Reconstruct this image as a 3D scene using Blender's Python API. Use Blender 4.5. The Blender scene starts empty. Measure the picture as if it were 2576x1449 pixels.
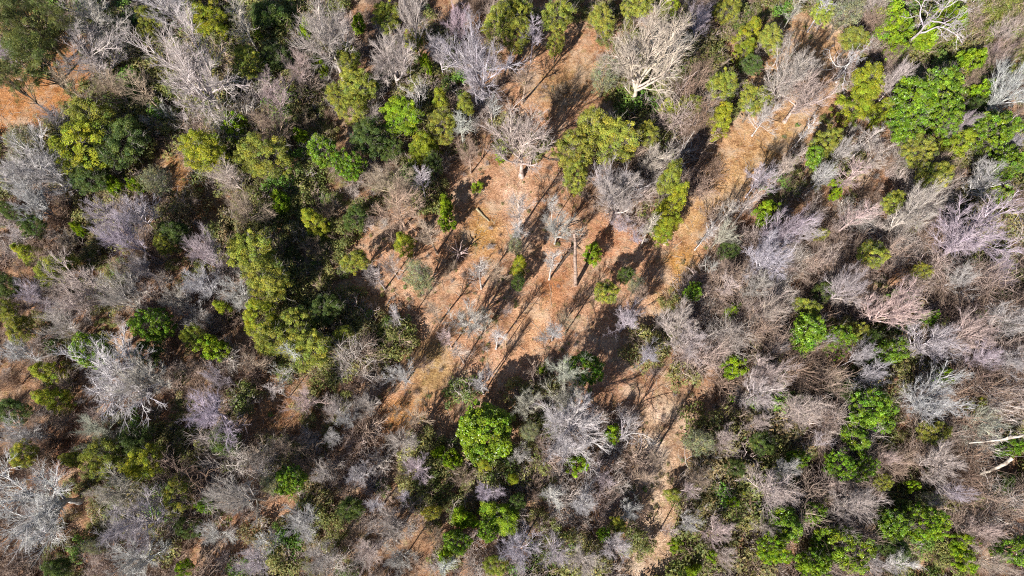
import bpy, math, random
import numpy as np

# ------------------------------------------------------------------ camera, sky, sun, exposure
CAM_H = 80.0
FOC = 1845.0                                   # focal length in pixels of a 2576-wide picture
TILT = math.atan(534 / FOC)                    # the drone looks almost straight down
scene = bpy.context.scene
COL = scene.collection
cam_data = bpy.data.cameras.new('camera')
cam = bpy.data.objects.new('camera', cam_data)
COL.objects.link(cam)
cam_data.sensor_width = 36.0
cam_data.lens = 36.0 * FOC / 2576.0
cam_data.clip_end = 5000
cam.location = (0, 0, CAM_H)
cam.rotation_euler = (TILT, 0, 0)
scene.camera = cam

SUN_ELEV, SUN_AZ = math.radians(40), math.radians(214)      # compass azimuth, +Y = north
world = bpy.data.worlds.new('World')
scene.world = world
world.use_nodes = True
wn = world.node_tree
wn.nodes.clear()
w_out = wn.nodes.new('ShaderNodeOutputWorld')
w_bg = wn.nodes.new('ShaderNodeBackground')
w_sky = wn.nodes.new('ShaderNodeTexSky')
w_sky.sky_type = 'NISHITA'
w_sky.sun_disc = False
w_sky.sun_elevation = SUN_ELEV
w_sky.sun_rotation = SUN_AZ
w_sky.air_density = 0.85
w_sky.dust_density = 0.2
w_sky.altitude = 100
w_bg.inputs['Strength'].default_value = 0.06
wn.links.new(w_sky.outputs[0], w_bg.inputs['Color'])
wn.links.new(w_bg.outputs[0], w_out.inputs['Surface'])
sun_data = bpy.data.lights.new('sun', 'SUN')
sun_data.energy = 5.0
sun_data.angle = math.radians(0.5)
sun_data.color = (1.0, 0.955, 0.88)
sun = bpy.data.objects.new('sun', sun_data)
COL.objects.link(sun)
sun.rotation_euler = (math.radians(90) - SUN_ELEV, 0, -(SUN_AZ) + math.pi)
sun.location = (0, 0, 120)
vs = scene.view_settings
vs.view_transform = 'Standard'
vs.look = 'None'
vs.gamma = 1.0
vs.exposure = 1.05
scene.cycles.max_bounces = 6
scene.cycles.diffuse_bounces = 2
scene.cycles.use_denoising = False
scene.cycles.pixel_filter_type = 'BLACKMAN_HARRIS'
scene.cycles.filter_width = 1.1
scene.cycles.transmission_bounces = 3
scene.cycles.transparent_max_bounces = 4

rng = np.random.default_rng(7)
random.seed(7)
CT, ST = math.cos(TILT), math.sin(TILT)


def at(x, y, z=0.0):
    """world point at height z seen at pixel (x, y) of the 2576 x 1449 picture"""
    u = (x - 1288) / FOC
    v = (724.5 - y) / FOC
    d = (u, v * CT + ST, v * ST - CT)
    s = (z - CAM_H) / d[2]
    return np.array((d[0] * s, d[1] * s, z))


def tile(c, r, x, y):
    return 858.67 * c + x / 3.0, 483.0 * r + y / 3.0


# ------------------------------------------------------------------ mesh helpers
def tubes(P, R, sides):
    """P: (N, K, 3) polylines, R: (N, K) radii -> verts, quads"""
    N, K, _ = P.shape
    T = np.gradient(P, axis=1)
    T /= np.linalg.norm(T, axis=2, keepdims=True) + 1e-9
    ref = np.zeros_like(T)
    m = np.abs(T[:, :1, 2:3]) > 0.8
    ref[:] = np.where(m, np.array([1.0, 0.1, 0]), np.array([0, 0.1, 1.0]))
    U = np.cross(T, ref)
    U /= np.linalg.norm(U, axis=2, keepdims=True) + 1e-9
    V = np.cross(T, U)
    a = np.arange(sides) * 2 * math.pi / sides
    ring = U[:, :, None, :] * np.cos(a)[None, None, :, None] + V[:, :, None, :] * np.sin(a)[None, None, :, None]
    verts = P[:, :, None, :] + ring * R[:, :, None, None]
    verts = verts.reshape(-1, 3)
    n = np.arange(N)[:, None, None] * K * sides
    k = np.arange(K - 1)[None, :, None] * sides
    j = np.arange(sides)[None, None, :]
    j2 = (j + 1) % sides
    q = np.stack([n + k + j, n + k + j2, n + k + sides + j2, n + k + sides + j], axis=-1).reshape(-1, 4)
    return verts, q


def mesh_from(name, chunks, mats, smooth=True):
    """chunks: list of (verts, quads, tint (per vert 3 or None), material index)"""
    vs_, qs, cs, ms, off = [], [], [], [], 0
    for v, q, c, mi in chunks:
        vs_.append(v)
        qs.append(q + off)
        cs.append(c if c is not None else np.ones((len(v), 3)))
        ms.append(np.full(len(q), mi))
        off += len(v)
    v = np.concatenate(vs_)
    q = np.concatenate(qs)
    c = np.concatenate(cs)
    mi = np.concatenate(ms)
    me = bpy.data.meshes.new(name)
    me.vertices.add(len(v))
    me.vertices.foreach_set('co', v.astype(np.float32).ravel())
    me.loops.add(len(q) * 4)
    me.loops.foreach_set('vertex_index', q.astype(np.int32).ravel())
    me.polygons.add(len(q))
    me.polygons.foreach_set('loop_start', np.arange(0, len(q) * 4, 4, dtype=np.int32))
    me.polygons.foreach_set('loop_total', np.full(len(q), 4, dtype=np.int32))
    me.polygons.foreach_set('material_index', mi.astype(np.int32))
    me.polygons.foreach_set('use_smooth', np.full(len(q), smooth, dtype=bool))
    att = me.color_attributes.new('tint', 'FLOAT_COLOR', 'POINT')
    att.data.foreach_set('color', np.concatenate([c, np.ones((len(c), 1))], axis=1).astype(np.float32).ravel())
    for m in mats:
        me.materials.append(m)
    me.update(calc_edges=True)
    return me


def unit(v):
    return v / (np.linalg.norm(v, axis=-1, keepdims=True) + 1e-9)


def grow(P, R, n, K, t0, t1, ang, length, rad, up=0.0, wob=0.25, jit=0.35, g=None):
    """children along parent polylines (N, Kp, 3)"""
    g = g or rng
    N, Kp, _ = P.shape
    idx = np.repeat(np.arange(N), n)
    M = len(idx)
    slot = (np.tile(np.arange(n), N) + g.uniform(0, 1, M)) / n
    t = t0 + (t1 - t0) * slot
    f = t * (Kp - 1)
    i0 = np.minimum(f.astype(int), Kp - 2)
    fr = (f - i0)[:, None]
    A, B = P[idx, i0], P[idx, i0 + 1]
    base = A * (1 - fr) + B * fr
    tan = unit(B - A)
    r0 = R[idx, i0] * (1 - fr[:, 0]) + R[idx, i0 + 1] * fr[:, 0]
    plen = np.linalg.norm(np.diff(P, axis=1), axis=2).sum(1)[idx]
    rnd = g.normal(size=(M, 3))
    perp = unit(np.cross(tan, rnd))
    a = ang + g.normal(size=M) * 0.16
    d = unit(tan * np.cos(a)[:, None] + perp * np.sin(a)[:, None])
    L = plen * length * (1 - 0.45 * (t - t0) / max(t1 - t0, 1e-3)) * (1 + g.uniform(-jit, jit, M))
    pts = [base]
    seg = L / (K - 1)
    for k in range(K - 1):
        d = unit(d + g.normal(size=(M, 3)) * wob * 0.5 + np.array([0, 0, up / (K - 1)]))
        pts.append(pts[-1] + d * seg[:, None])
    C = np.stack(pts, axis=1)
    rb = np.minimum(r0 * 0.75, rad)
    taper = np.linspace(1, 0.35, K)
    return C, rb[:, None] * taper[None, :]


def stem(h, r, K=9, lean=0.05, wob=0.03, base=(0, 0)):
    z = np.linspace(0, h, K)
    x = np.cumsum(rng.normal(0, wob * h / K, K)) + z * rng.normal(0, lean)
    y = np.cumsum(rng.normal(0, wob * h / K, K)) + z * rng.normal(0, lean)
    x -= x[0]
    y -= y[0]
    P = np.stack([x + base[0], y + base[1], z - 0.15], axis=1)[None]
    R = r * (1 - 0.72 * np.linspace(0, 1, K) ** 0.8)
    R[0] *= 1.45
    return P, R[None]


def leaves(centres, normals, size, aspect, g, tint):
    """rhombic leaf faces at given centres"""
    N = len(centres)
    nn = unit(normals)
    t = unit(np.cross(nn, g.normal(size=(N, 3))))
    b = np.cross(nn, t)
    s = size * g.uniform(0.65, 1.35, N)[:, None]
    v = np.stack([centres - t * s, centres + b * s * aspect + nn * s * 0.18,
                  centres + t * s, centres - b * s * aspect + nn * s * 0.18], axis=1).reshape(-1, 3)
    q = np.arange(N * 4).reshape(N, 4)
    return v, q, np.repeat(tint, 4, axis=0)


# ------------------------------------------------------------------ materials
def new_mat(name):
    m = bpy.data.materials.new(name)
    m.use_nodes = True
    nt = m.node_tree
    nt.nodes.clear()
    return m, nt


def node(nt, typ, **kw):
    n = nt.nodes.new(typ)
    for k, v in kw.items():
        setattr(n, k, v)
    return n


def mixrgb(nt, typ, fac, a, b):
    n = node(nt, 'ShaderNodeMix', data_type='RGBA', blend_type=typ)
    for sock, val in ((n.inputs[0], fac), (n.inputs[6], a), (n.inputs[7], b)):
        if hasattr(val, 'links') or isinstance(val, bpy.types.NodeSocket):
            nt.links.new(val, sock)
        elif isinstance(val, (int, float)):
            sock.default_value = val
        else:
            sock.default_value = (*val, 1)
    return n.outputs[2]


def ramp(nt, src, stops):
    n = node(nt, 'ShaderNodeValToRGB')
    el = n.color_ramp.elements
    while len(el) > 1:
        el.remove(el[-1])
    el[0].position, el[0].color = stops[0][0], (*stops[0][1], 1)
    for p, c in stops[1:]:
        e = el.new(p)
        e.color = (*c, 1)
    nt.links.new(src, n.inputs[0])
    return n.outputs[0]


def leaf_material(name, base=None, rough=0.55, trans=0.3, vary=None):
    """base None: the colour of the thing comes from its object colour"""
    m, nt = new_mat(name)
    L = nt.links
    out = node(nt, 'ShaderNodeOutputMaterial')
    oi = node(nt, 'ShaderNodeObjectInfo')
    att = node(nt, 'ShaderNodeAttribute', attribute_name='tint')
    if base is None:
        c = mixrgb(nt, 'MULTIPLY', 1.0, oi.outputs['Color'], att.outputs['Color'])
    else:
        c0 = ramp(nt, oi.outputs['Random'], vary) if vary else base
        c = mixrgb(nt, 'MULTIPLY', 1.0, c0, att.outputs['Color'])
    p = node(nt, 'ShaderNodeBsdfPrincipled')
    p.inputs['Roughness'].default_value = rough
    p.inputs['Specular IOR Level'].default_value = 0.35
    L.new(c, p.inputs['Base Color'])
    tr = node(nt, 'ShaderNodeBsdfTranslucent')
    c2 = mixrgb(nt, 'MULTIPLY', 1.0, c, (1.25, 1.3, 0.6))
    L.new(c2, tr.inputs['Color'])
    mx = node(nt, 'ShaderNodeMixShader')
    mx.inputs[0].default_value = trans
    L.new(p.outputs[0], mx.inputs[1])
    L.new(tr.outputs[0], mx.inputs[2])
    L.new(mx.outputs[0], out.inputs['Surface'])
    return m


def bark_material(name, use_obj=True, base=(0.3, 0.27, 0.24), vary=None, bump=True, stops=None):
    m, nt = new_mat(name)
    L = nt.links
    out = node(nt, 'ShaderNodeOutputMaterial')
    oi = node(nt, 'ShaderNodeObjectInfo')
    att = node(nt, 'ShaderNodeAttribute', attribute_name='tint')
    tc = node(nt, 'ShaderNodeTexCoord')
    nz = node(nt, 'ShaderNodeTexNoise')
    nz.inputs['Scale'].default_value = 1.6
    nz.inputs['Detail'].default_value = 6
    L.new(tc.outputs['Object'], nz.inputs['Vector'])
    var = ramp(nt, nz.outputs[0], stops or [(0.3, (0.62, 0.6, 0.58)), (0.52, (1, 1, 1)), (0.72, (1.12, 1.1, 1.02))])
    src = oi.outputs['Color'] if use_obj else (ramp(nt, oi.outputs['Random'], vary) if vary else base)
    c = mixrgb(nt, 'MULTIPLY', 1.0, src, att.outputs['Color'])
    c = mixrgb(nt, 'MULTIPLY', 1.0, c, var)
    p = node(nt, 'ShaderNodeBsdfPrincipled')
    p.inputs['Roughness'].default_value = 0.85
    p.inputs['Specular IOR Level'].default_value = 0.15
    L.new(c, p.inputs['Base Color'])
    if bump:
        n2 = node(nt, 'ShaderNodeTexNoise')
        n2.inputs['Scale'].default_value = 14
        n2.inputs['Detail'].default_value = 5
        L.new(tc.outputs['Object'], n2.inputs['Vector'])
        b = node(nt, 'ShaderNodeBump')
        b.inputs['Strength'].default_value = 0.5
        b.inputs['Distance'].default_value = 0.05
        L.new(n2.outputs[0], b.inputs['Height'])
        L.new(b.outputs[0], p.inputs['Normal'])
    L.new(p.outputs[0], out.inputs['Surface'])
    return m


M_TWIG = bark_material('twig_bark', True, bump=False)
M_BARK = bark_material('trunk_bark', True, stops=[(0.36, (0.35, 0.32, 0.3)), (0.47, (0.8, 0.78, 0.76)), (0.55, (1, 1, 1)), (0.68, (1.15, 1.12, 1.06))])
M_GBARK = bark_material('dark_bark', False, (0.16, 0.13, 0.1))
M_LEAF = leaf_material('leaf', None, 0.5, 0.28)
M_GLOSS = leaf_material('glossy_leaf', None, 0.34, 0.2)

# ------------------------------------------------------------------ the ground: patches read off the photograph, as areas of soil
def poly_px(pts):
    return np.array([at(x, y)[:2] for x, y in pts])


def sdist(poly, X, Y):
    """signed distance (positive inside) from arrays X, Y to a polygon"""
    inside = np.zeros(X.shape, bool)
    dmin = np.full(X.shape, 1e9)
    n = len(poly)
    for i in range(n):
        x1, y1 = poly[i]
        x2, y2 = poly[(i + 1) % n]
        dx, dy = x2 - x1, y2 - y1
        t = np.clip(((X - x1) * dx + (Y - y1) * dy) / (dx * dx + dy * dy + 1e-9), 0, 1)
        dmin = np.minimum(dmin, np.hypot(X - (x1 + t * dx), Y - (y1 + t * dy)))
        c = (y1 > Y) != (y2 > Y)
        xi = x1 + (Y - y1) * dx / (dy if abs(dy) > 1e-9 else 1e-9)
        inside ^= c & (X < xi)
    return np.where(inside, dmin, -dmin)


_ng = np.random.default_rng(3)
_waves = [(_ng.normal(size=2) / s, _ng.uniform(0, 6.28), a) for s, a in
          [(9, 1), (9, 1), (6, .8), (6, .8), (4, .6), (4, .6), (2.2, .4), (2.2, .4), (1.3, .3), (1.3, .3)]]


def wav(X, Y, sx=0.0):
    """smooth pseudo-noise, about -1..1"""
    s = 0
    for k, p, a in _waves:
        s = s + a * np.sin(X * k[0] + Y * k[1] + p + sx * (1 + a))
    return s / 2.6


OPEN = [  # open clearings (no undergrowth)
    [(1270, 130), (1420, 60), (1440, 0), (1480, 0), (1470, 60), (1540, 100), (1530, 200), (1550, 270), (1430, 290), (1400, 400), (1290, 300), (1280, 200)],
    [(1130, 400), (1220, 400), (1400, 390), (1425, 470), (1500, 520), (1640, 580), (1750, 600), (1765, 690), (1640, 770), (1560, 800), (1480, 840), (1370, 880), (1260, 960),
     (1180, 990), (1090, 1060), (950, 1080), (950, 1000), (1040, 900), (1000, 760), (880, 760), (880, 690), (910, 600), (1060, 560), (1150, 470)],
    [(1440, 500), (1560, 560), (1700, 560), (1780, 620), (1740, 750), (1680, 800), (1480, 900), (1300, 960), (1180, 900)],
    [(600, 865), (660, 910), (770, 980), (780, 1090), (690, 1120), (640, 1080), (640, 980)],
    [(1880, 170), (2000, 60), (2080, 20), (2140, 60), (2120, 160), (2060, 230), (2080, 290), (2060, 350), (1950, 410), (1870, 500), (1770, 590), (1720, 540), (1780, 440), (1810, 340), (1870, 270)],
    [(-80, 350), (-80, 260), (60, 200), (150, 80), (200, 110), (230, 180), (235, 250), (150, 310), (60, 350)],
    [(1620, 960), (1720, 970), (1830, 1020), (1760, 1070), (1695, 1080), (1690, 1200), (1710, 1480), (1572, 1480), (1592, 1300), (1615, 1150), (1580, 1040)],
    [(645, 1285), (715, 1255), (725, 1295), (655, 1335), (610, 1390), (570, 1400), (600, 1350)],
    [(380, 370), (450, 380), (530, 450), (560, 560), (500, 550), (430, 450)],
    [(0, 0), (60, 0), (120, 60), (40, 130), (-60, 200), (-60, 0)],
    [(1500, 860), (1640, 900), (1650, 1000), (1500, 1020), (1420, 900)],
]
OPENW = [poly_px(p) for p in OPEN]


def openness(X, Y):
    d = np.full(np.shape(X), -1e9)
    for p in OPENW:
        d = np.maximum(d, sdist(p, X, Y))
    return d + wav(X, Y) * 0.7


SOIL = [  # (polygon, colour, softness m)
    (OPEN[0], (0.41, 0.235, 0.145), 2.5), (OPEN[1], (0.40, 0.235, 0.15), 2.5), (OPEN[2], (0.42, 0.255, 0.17), 2.5), (OPEN[3], (0.29, 0.165, 0.095), 1.8),
    (OPEN[4], (0.42, 0.265, 0.15), 2.0), (OPEN[5], (0.33, 0.165, 0.075), 1.2), (OPEN[6], (0.42, 0.30, 0.215), 1.8), (OPEN[7], (0.33, 0.19, 0.12), 1.8), (OPEN[8], (0.3, 0.17, 0.08), 1.2),
    (OPEN[9], (0.30, 0.17, 0.09), 1.5), (OPEN[10], (0.36, 0.21, 0.14), 1.5),
    ([(1830, 480), (1900, 380), (2000, 320), (2020, 350), (1900, 420), (1790, 570), (1740, 560)], (0.39, 0.25, 0.11), 2.5),
    ([(1760, 600), (1680, 640), (1700, 720), (1760, 700)], (0.40, 0.22, 0.06), 1.5),
    ([(1595, 1190), (1630, 1070), (1680, 1080), (1675, 1150), (1640, 1260)], (0.52, 0.42, 0.34), 1.2),
    ([(1590, 1470), (1600, 1340), (1640, 1340), (1632, 1470)], (0.55, 0.45, 0.37), 1.0),
    ([(1640, 1010), (1700, 1010), (1740, 1040), (1660, 1035)], (0.56, 0.44, 0.36), 1.0),
    ([(1650, 680), (1690, 670), (1690, 715), (1655, 700)], (0.55, 0.43, 0.33), 1.0),
    ([(1260, 440), (1340, 440), (1370, 560), (1330, 600), (1270, 560)], (0.50, 0.34, 0.25), 2.4),
    ([(1480, 560), (1600, 570), (1640, 640), (1540, 700), (1500, 640)], (0.40, 0.21, 0.125), 2.2),
    ([(1200, 520), (1260, 560), (1230, 640), (1170, 600)], (0.33, 0.19, 0.06), 2.0),
    ([(890, 770), (1000, 780), (960, 860), (880, 840)], (0.34, 0.21, 0.08), 2.0),
    ([(1020, 870), (1120, 860), (1140, 960), (1040, 1010)], (0.33, 0.23, 0.11), 2.0),
    ([(960, 1010), (1060, 1010), (1040, 1080), (950, 1080)], (0.40, 0.20, 0.07), 1.2),
    ([(1360, 700), (1440, 690), (1430, 760), (1370, 760)], (0.33, 0.14, 0.06), 1.5),
    ([(1290, 800), (1400, 740), (1380, 860), (1290, 900)], (0.50, 0.3, 0.18), 2.0),
    ([(1640, 740), (1760, 700), (1720, 800), (1640, 790)], (0.31, 0.21, 0.075), 1.6),
    ([(2240, 60), (2560, 0), (2560, 130), (2450, 190), (2260, 150)], (0.19, 0.21, 0.045), 3.0),
    ([(2030, 20), (2130, 10), (2130, 110), (2050, 90)], (0.52, 0.36, 0.24), 1.5),
    ([(1340, 200), (1480, 140), (1520, 220), (1400, 280)], (0.34, 0.215, 0.11), 2.5),
    ([(0, 270), (130, 200), (190, 240), (60, 340), (-60, 350)], (0.35, 0.17, 0.07), 1.5),
]


def ground_height(X, Y):
    return 0.16 * wav(X * 0.5, Y * 0.5, 2.0) + 0.05 * wav(X * 2.1, Y * 2.1, 5.0)


gx = np.concatenate([[-2500, -1000, -400, -200, -130], np.arange(-100, 100.1, 0.5), [130, 200, 400, 1000, 2500]])
gy = np.concatenate([[-2500, -1000, -400, -150, -80], np.arange(-50, 100.1, 0.5), [130, 200, 400, 1000, 2500]])
GX, GY = np.meshgrid(gx, gy, indexing='xy')
near = (np.abs(GX) < 105) & (GY > -55) & (GY < 105)
gcol = np.zeros(GX.shape + (3,))
fb = 0.5 + 0.5 * wav(GX, GY, 9.0)
gcol[:] = np.array([0.32, 0.185, 0.12])
gcol = gcol * (1 - fb[..., None] * 0.5) + np.array([0.22, 0.16, 0.10]) * fb[..., None] * 0.5
for pts, colr, soft in SOIL:
    s = sdist(poly_px(pts), GX + wav(GX * 1.3, GY * 1.3, 4) * 0.9, GY + wav(GX * 1.3, GY * 1.3, 7) * 0.9)
    w = np.clip(0.5 + s / (2 * soft), 0, 1)
    w = (w * w * (3 - 2 * w))[..., None]
    gcol = gcol * (1 - w) + np.array(colr) * w
gz = np.where(near, ground_height(GX, GY), 0)


def ground_material():
    m, nt = new_mat('forest_floor')
    L = nt.links
    out = node(nt, 'ShaderNodeOutputMaterial')
    p = node(nt, 'ShaderNodeBsdfPrincipled')
    p.inputs['Roughness'].default_value = 0.95
    p.inputs['Specular IOR Level'].default_value = 0.1
    att = node(nt, 'ShaderNodeAttribute', attribute_name='tint')
    tc = node(nt, 'ShaderNodeTexCoord')

    def noise(scale, detail=6, rough=0.6, w=None):
        n = node(nt, 'ShaderNodeTexNoise')
        n.inputs['Scale'].default_value = scale
        n.inputs['Detail'].default_value = detail
        n.inputs['Roughness'].default_value = rough
        L.new(tc.outputs['Object'], n.inputs['Vector'])
        return n
    n1 = noise(0.45, 8, 0.65)
    c = mixrgb(nt, 'MULTIPLY', 1.0, att.outputs['Color'],
               ramp(nt, n1.outputs[0], [(0.28, (0.5, 0.46, 0.4)), (0.42, (0.86, 0.83, 0.78)), (0.55, (1.05, 1.04, 1.02)), (0.72, (1.35, 1.42, 1.5))]))
    n2 = noise(5.0, 8, 0.75)
    c = mixrgb(nt, 'MULTIPLY', 1.0, c,
               ramp(nt, n2.outputs[0], [(0.32, (0.42, 0.36, 0.32)), (0.46, (0.9, 0.88, 0.86)), (0.56, (1.05, 1.03, 1.0)), (0.7, (1.5, 1.5, 1.5))]))
    vo = node(nt, 'ShaderNodeTexVoronoi')
    vo.inputs['Scale'].default_value = 9
    vo.inputs['Randomness'].default_value = 1.0
    L.new(tc.outputs['Object'], vo.inputs['Vector'])
    hs = node(nt, 'ShaderNodeSeparateColor')
    L.new(vo.outputs['Color'], hs.inputs[0])
    c = mixrgb(nt, 'MULTIPLY', 0.85, c,
               ramp(nt, hs.outputs[0], [(0.0, (0.6, 0.52, 0.48)), (0.35, (0.92, 0.88, 0.84)), (0.7, (1.1, 1.08, 1.05)), (1.0, (1.3, 1.32, 1.32))]))
    n4 = noise(0.28, 9, 0.7)
    c = mixrgb(nt, 'MIX', ramp(nt, n4.outputs[0], [(0.5, (0, 0, 0)), (0.6, (0.55, 0.55, 0.55)), (0.8, (0.7, 0.7, 0.7))]), c, (0.47, 0.36, 0.26))
    n5 = noise(0.75, 9, 0.75)
    c = mixrgb(nt, 'MULTIPLY', 1.0, c, ramp(nt, n5.outputs[0], [(0.36, (0.5, 0.4, 0.36)), (0.46, (0.92, 0.88, 0.86)), (0.55, (1, 1, 1))]))
    n3 = noise(1.3, 3, 0.5)
    c = mixrgb(nt, 'MIX', ramp(nt, n3.outputs[0], [(0.55, (0, 0, 0)), (0.72, (0.4, 0.4, 0.4))]), c, (0.2, 0.17, 0.06))
    L.new(c, p.inputs['Base Color'])
    bp = node(nt, 'ShaderNodeBump')
    bp.inputs['Strength'].default_value = 0.9
    bp.inputs['Distance'].default_value = 0.12
    L.new(n2.outputs[0], bp.inputs['Height'])
    b2 = node(nt, 'ShaderNodeBump')
    b2.inputs['Strength'].default_value = 0.8
    b2.inputs['Distance'].default_value = 0.05
    L.new(vo.outputs['Distance'], b2.inputs['Height'])
    L.new(bp.outputs[0], b2.inputs['Normal'])
    L.new(b2.outputs[0], p.inputs['Normal'])
    L.new(p.outputs[0], out.inputs['Surface'])
    return m


M_GROUND = ground_material()
ny, nx = GX.shape
gi = np.arange(ny * nx).reshape(ny, nx)
gq = np.stack([gi[:-1, :-1], gi[:-1, 1:], gi[1:, 1:], gi[1:, :-1]], axis=-1).reshape(-1, 4)
gme = mesh_from('ground', [(np.stack([GX, GY, gz], -1).reshape(-1, 3), gq, gcol.reshape(-1, 3), 0)], [M_GROUND])
ground = bpy.data.objects.new('ground', gme)
ground['kind'] = 'structure'
COL.objects.link(ground)


def gh(x, y):
    return float(ground_height(np.array(x), np.array(y)))


# ------------------------------------------------------------------ bare trees
def grey_tint(n, g, a=0.12):
    v = 1 + g.normal(0, a, n)
    return np.clip(np.stack([v, v * (1 + g.normal(0, 0.02, n)), v * (1 + g.normal(0, 0.03, n))], 1), 0.5, 1.4)


def bare_proto(style, seed):
    """returns (trunk mesh, crown mesh, width, height) of one leafless tree"""
    global rng
    rng = np.random.default_rng(seed)
    g = rng
    H = 12.0
    levels = []
    if style == 'spread':
        P0, R0 = stem(H * 0.55, 0.3, lean=0.02, wob=0.05)
        L1 = grow(P0, R0, 14, 9, 0.38, 1.0, 0.66, 1.0, 0.15, up=0.7, wob=0.22)
        L2 = grow(*L1, 10, 7, 0.15, 1.0, 0.5, 0.5, 0.05, up=0.35, wob=0.25)
        L3 = grow(*L2, 9, 5, 0.12, 1.0, 0.5, 0.5, 0.024, up=0.25, wob=0.3)
        L4 = grow(*L3, 6, 4, 0.12, 1.0, 0.5, 0.62, 0.0135, up=0.15, wob=0.35)
        levels = [(L1, 6), (L2, 4), (L3, 3), (L4, 3)]
    elif style == 'fine':
        P0, R0 = stem(H * 0.8, 0.19, lean=0.04, wob=0.04)
        L1 = grow(P0, R0, 20, 8, 0.3, 1.0, 0.72, 0.52, 0.09, up=0.6, wob=0.22)
        L2 = grow(*L1, 9, 6, 0.12, 1.0, 0.5, 0.5, 0.032, up=0.4, wob=0.28)
        L3 = grow(*L2, 8, 4, 0.1, 1.0, 0.5, 0.55, 0.018, up=0.3, wob=0.3)
        L4 = grow(*L3, 5, 3, 0.1, 1.0, 0.45, 0.65, 0.012, up=0.2, wob=0.4)
        levels = [(L1, 5), (L2, 3), (L3, 3), (L4, 3)]
    elif style == 'dome':
        P0, R0 = stem(H * 0.72, 0.22, lean=0.01, wob=0.03)
        L1 = grow(P0, R0, 38, 8, 0.25, 1.0, 0.85, 0.6, 0.08, up=0.75, wob=0.2, jit=0.15)
        L2 = grow(*L1, 10, 6, 0.12, 1.0, 0.5, 0.45, 0.034, up=0.35, wob=0.28)
        L3 = grow(*L2, 9, 4, 0.1, 1.0, 0.5, 0.5, 0.019, up=0.3, wob=0.3)
        L4 = grow(*L3, 5, 3, 0.1, 1.0, 0.45, 0.6, 0.013, up=0.2, wob=0.4)
        levels = [(L1, 5), (L2, 3), (L3, 3), (L4, 3)]
    elif style == 'slim':
        P0, R0 = stem(H * 0.95, 0.15, lean=0.04, wob=0.03)
        L1 = grow(P0, R0, 22, 6, 0.4, 1.0, 0.72, 0.23, 0.04, up=0.7, wob=0.25)
        L2 = grow(*L1, 9, 4, 0.15, 1.0, 0.55, 0.5, 0.026, up=0.4, wob=0.4)
        L3 = grow(*L2, 7, 3, 0.1, 1.0, 0.5, 0.6, 0.017, up=0.3, wob=0.4)
        levels = [(L1, 4), (L2, 3), (L3, 3)]
    elif style == 'dead':
        P0, R0 = stem(H * 0.6, 0.24, lean=0.08, wob=0.12)
        L1 = grow(P0, R0, 7, 10, 0.45, 1.0, 0.8, 0.95, 0.13, up=0.5, wob=0.5)
        L2 = grow(*L1, 8, 8, 0.25, 1.0, 0.8, 0.48, 0.05, up=0.2, wob=0.55)
        L3 = grow(*L2, 7, 5, 0.15, 1.0, 0.7, 0.48, 0.026, up=0.1, wob=0.6)
        L4 = grow(*L3, 4, 3, 0.2, 1.0, 0.7, 0.5, 0.02, up=0.0, wob=0.8)
        levels = [(L1, 6), (L2, 4), (L3, 3), (L4, 3)]
    else:  # brushy: several slender stems from the ground
        H = 6.0
        stems = []
        for i in range(9):
            a = i * 0.7 + g.uniform(0, 0.5)
            b = (math.cos(a) * 0.3 * g.uniform(0.2, 1.4), math.sin(a) * 0.3 * g.uniform(0.2, 1.4))
            P, R = stem(H * g.uniform(0.6, 0.9), 0.055, K=8, lean=0.0, wob=0.1, base=b)
            out = np.array([math.cos(a), math.sin(a), 0]) * g.uniform(0.8, 2.6)
            P[0] += out[None] * (np.linspace(0, 1, 8)[:, None] ** 1.2)
            stems.append((P, R))
        P0 = np.concatenate([s[0] for s in stems])
        R0 = np.concatenate([s[1] for s in stems])
        L1 = grow(P0, R0, 13, 6, 0.25, 1.0, 0.55, 0.42, 0.03, up=0.5, wob=0.35)
        L2 = grow(*L1, 9, 4, 0.1, 1.0, 0.55, 0.5, 0.02, up=0.4, wob=0.4)
        L3 = grow(*L2, 4, 3, 0.1, 1.0, 0.5, 0.6, 0.014, up=0.2, wob=0.4)
        levels = [(L1, 4), (L2, 3), (L3, 3)]
    v, q = tubes(P0, R0, 8)
    ch = []
    for (P, R), s in levels:
        vv, qq = tubes(P, R, s)
        K = P.shape[1]
        ch.append((vv, qq, np.repeat(grey_tint(len(P), g), K * s, axis=0), 0))
    allv = np.concatenate([c[0] for c in ch])
    cx, cy = np.median(allv[:, 0]), np.median(allv[:, 1])
    r = np.hypot(allv[:, 0] - cx, allv[:, 1] - cy)
    wid = 2 * np.quantile(r, 0.95)
    top = np.quantile(allv[:, 2], 0.995)
    zc = np.quantile(allv[:, 2], 0.5)
    tm = mesh_from('trunk', [(v, q, None, 0)], [M_BARK])
    cm = mesh_from('crown', ch, [M_TWIG])
    return tm, cm, wid, top, zc / top, (cx, cy)


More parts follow.
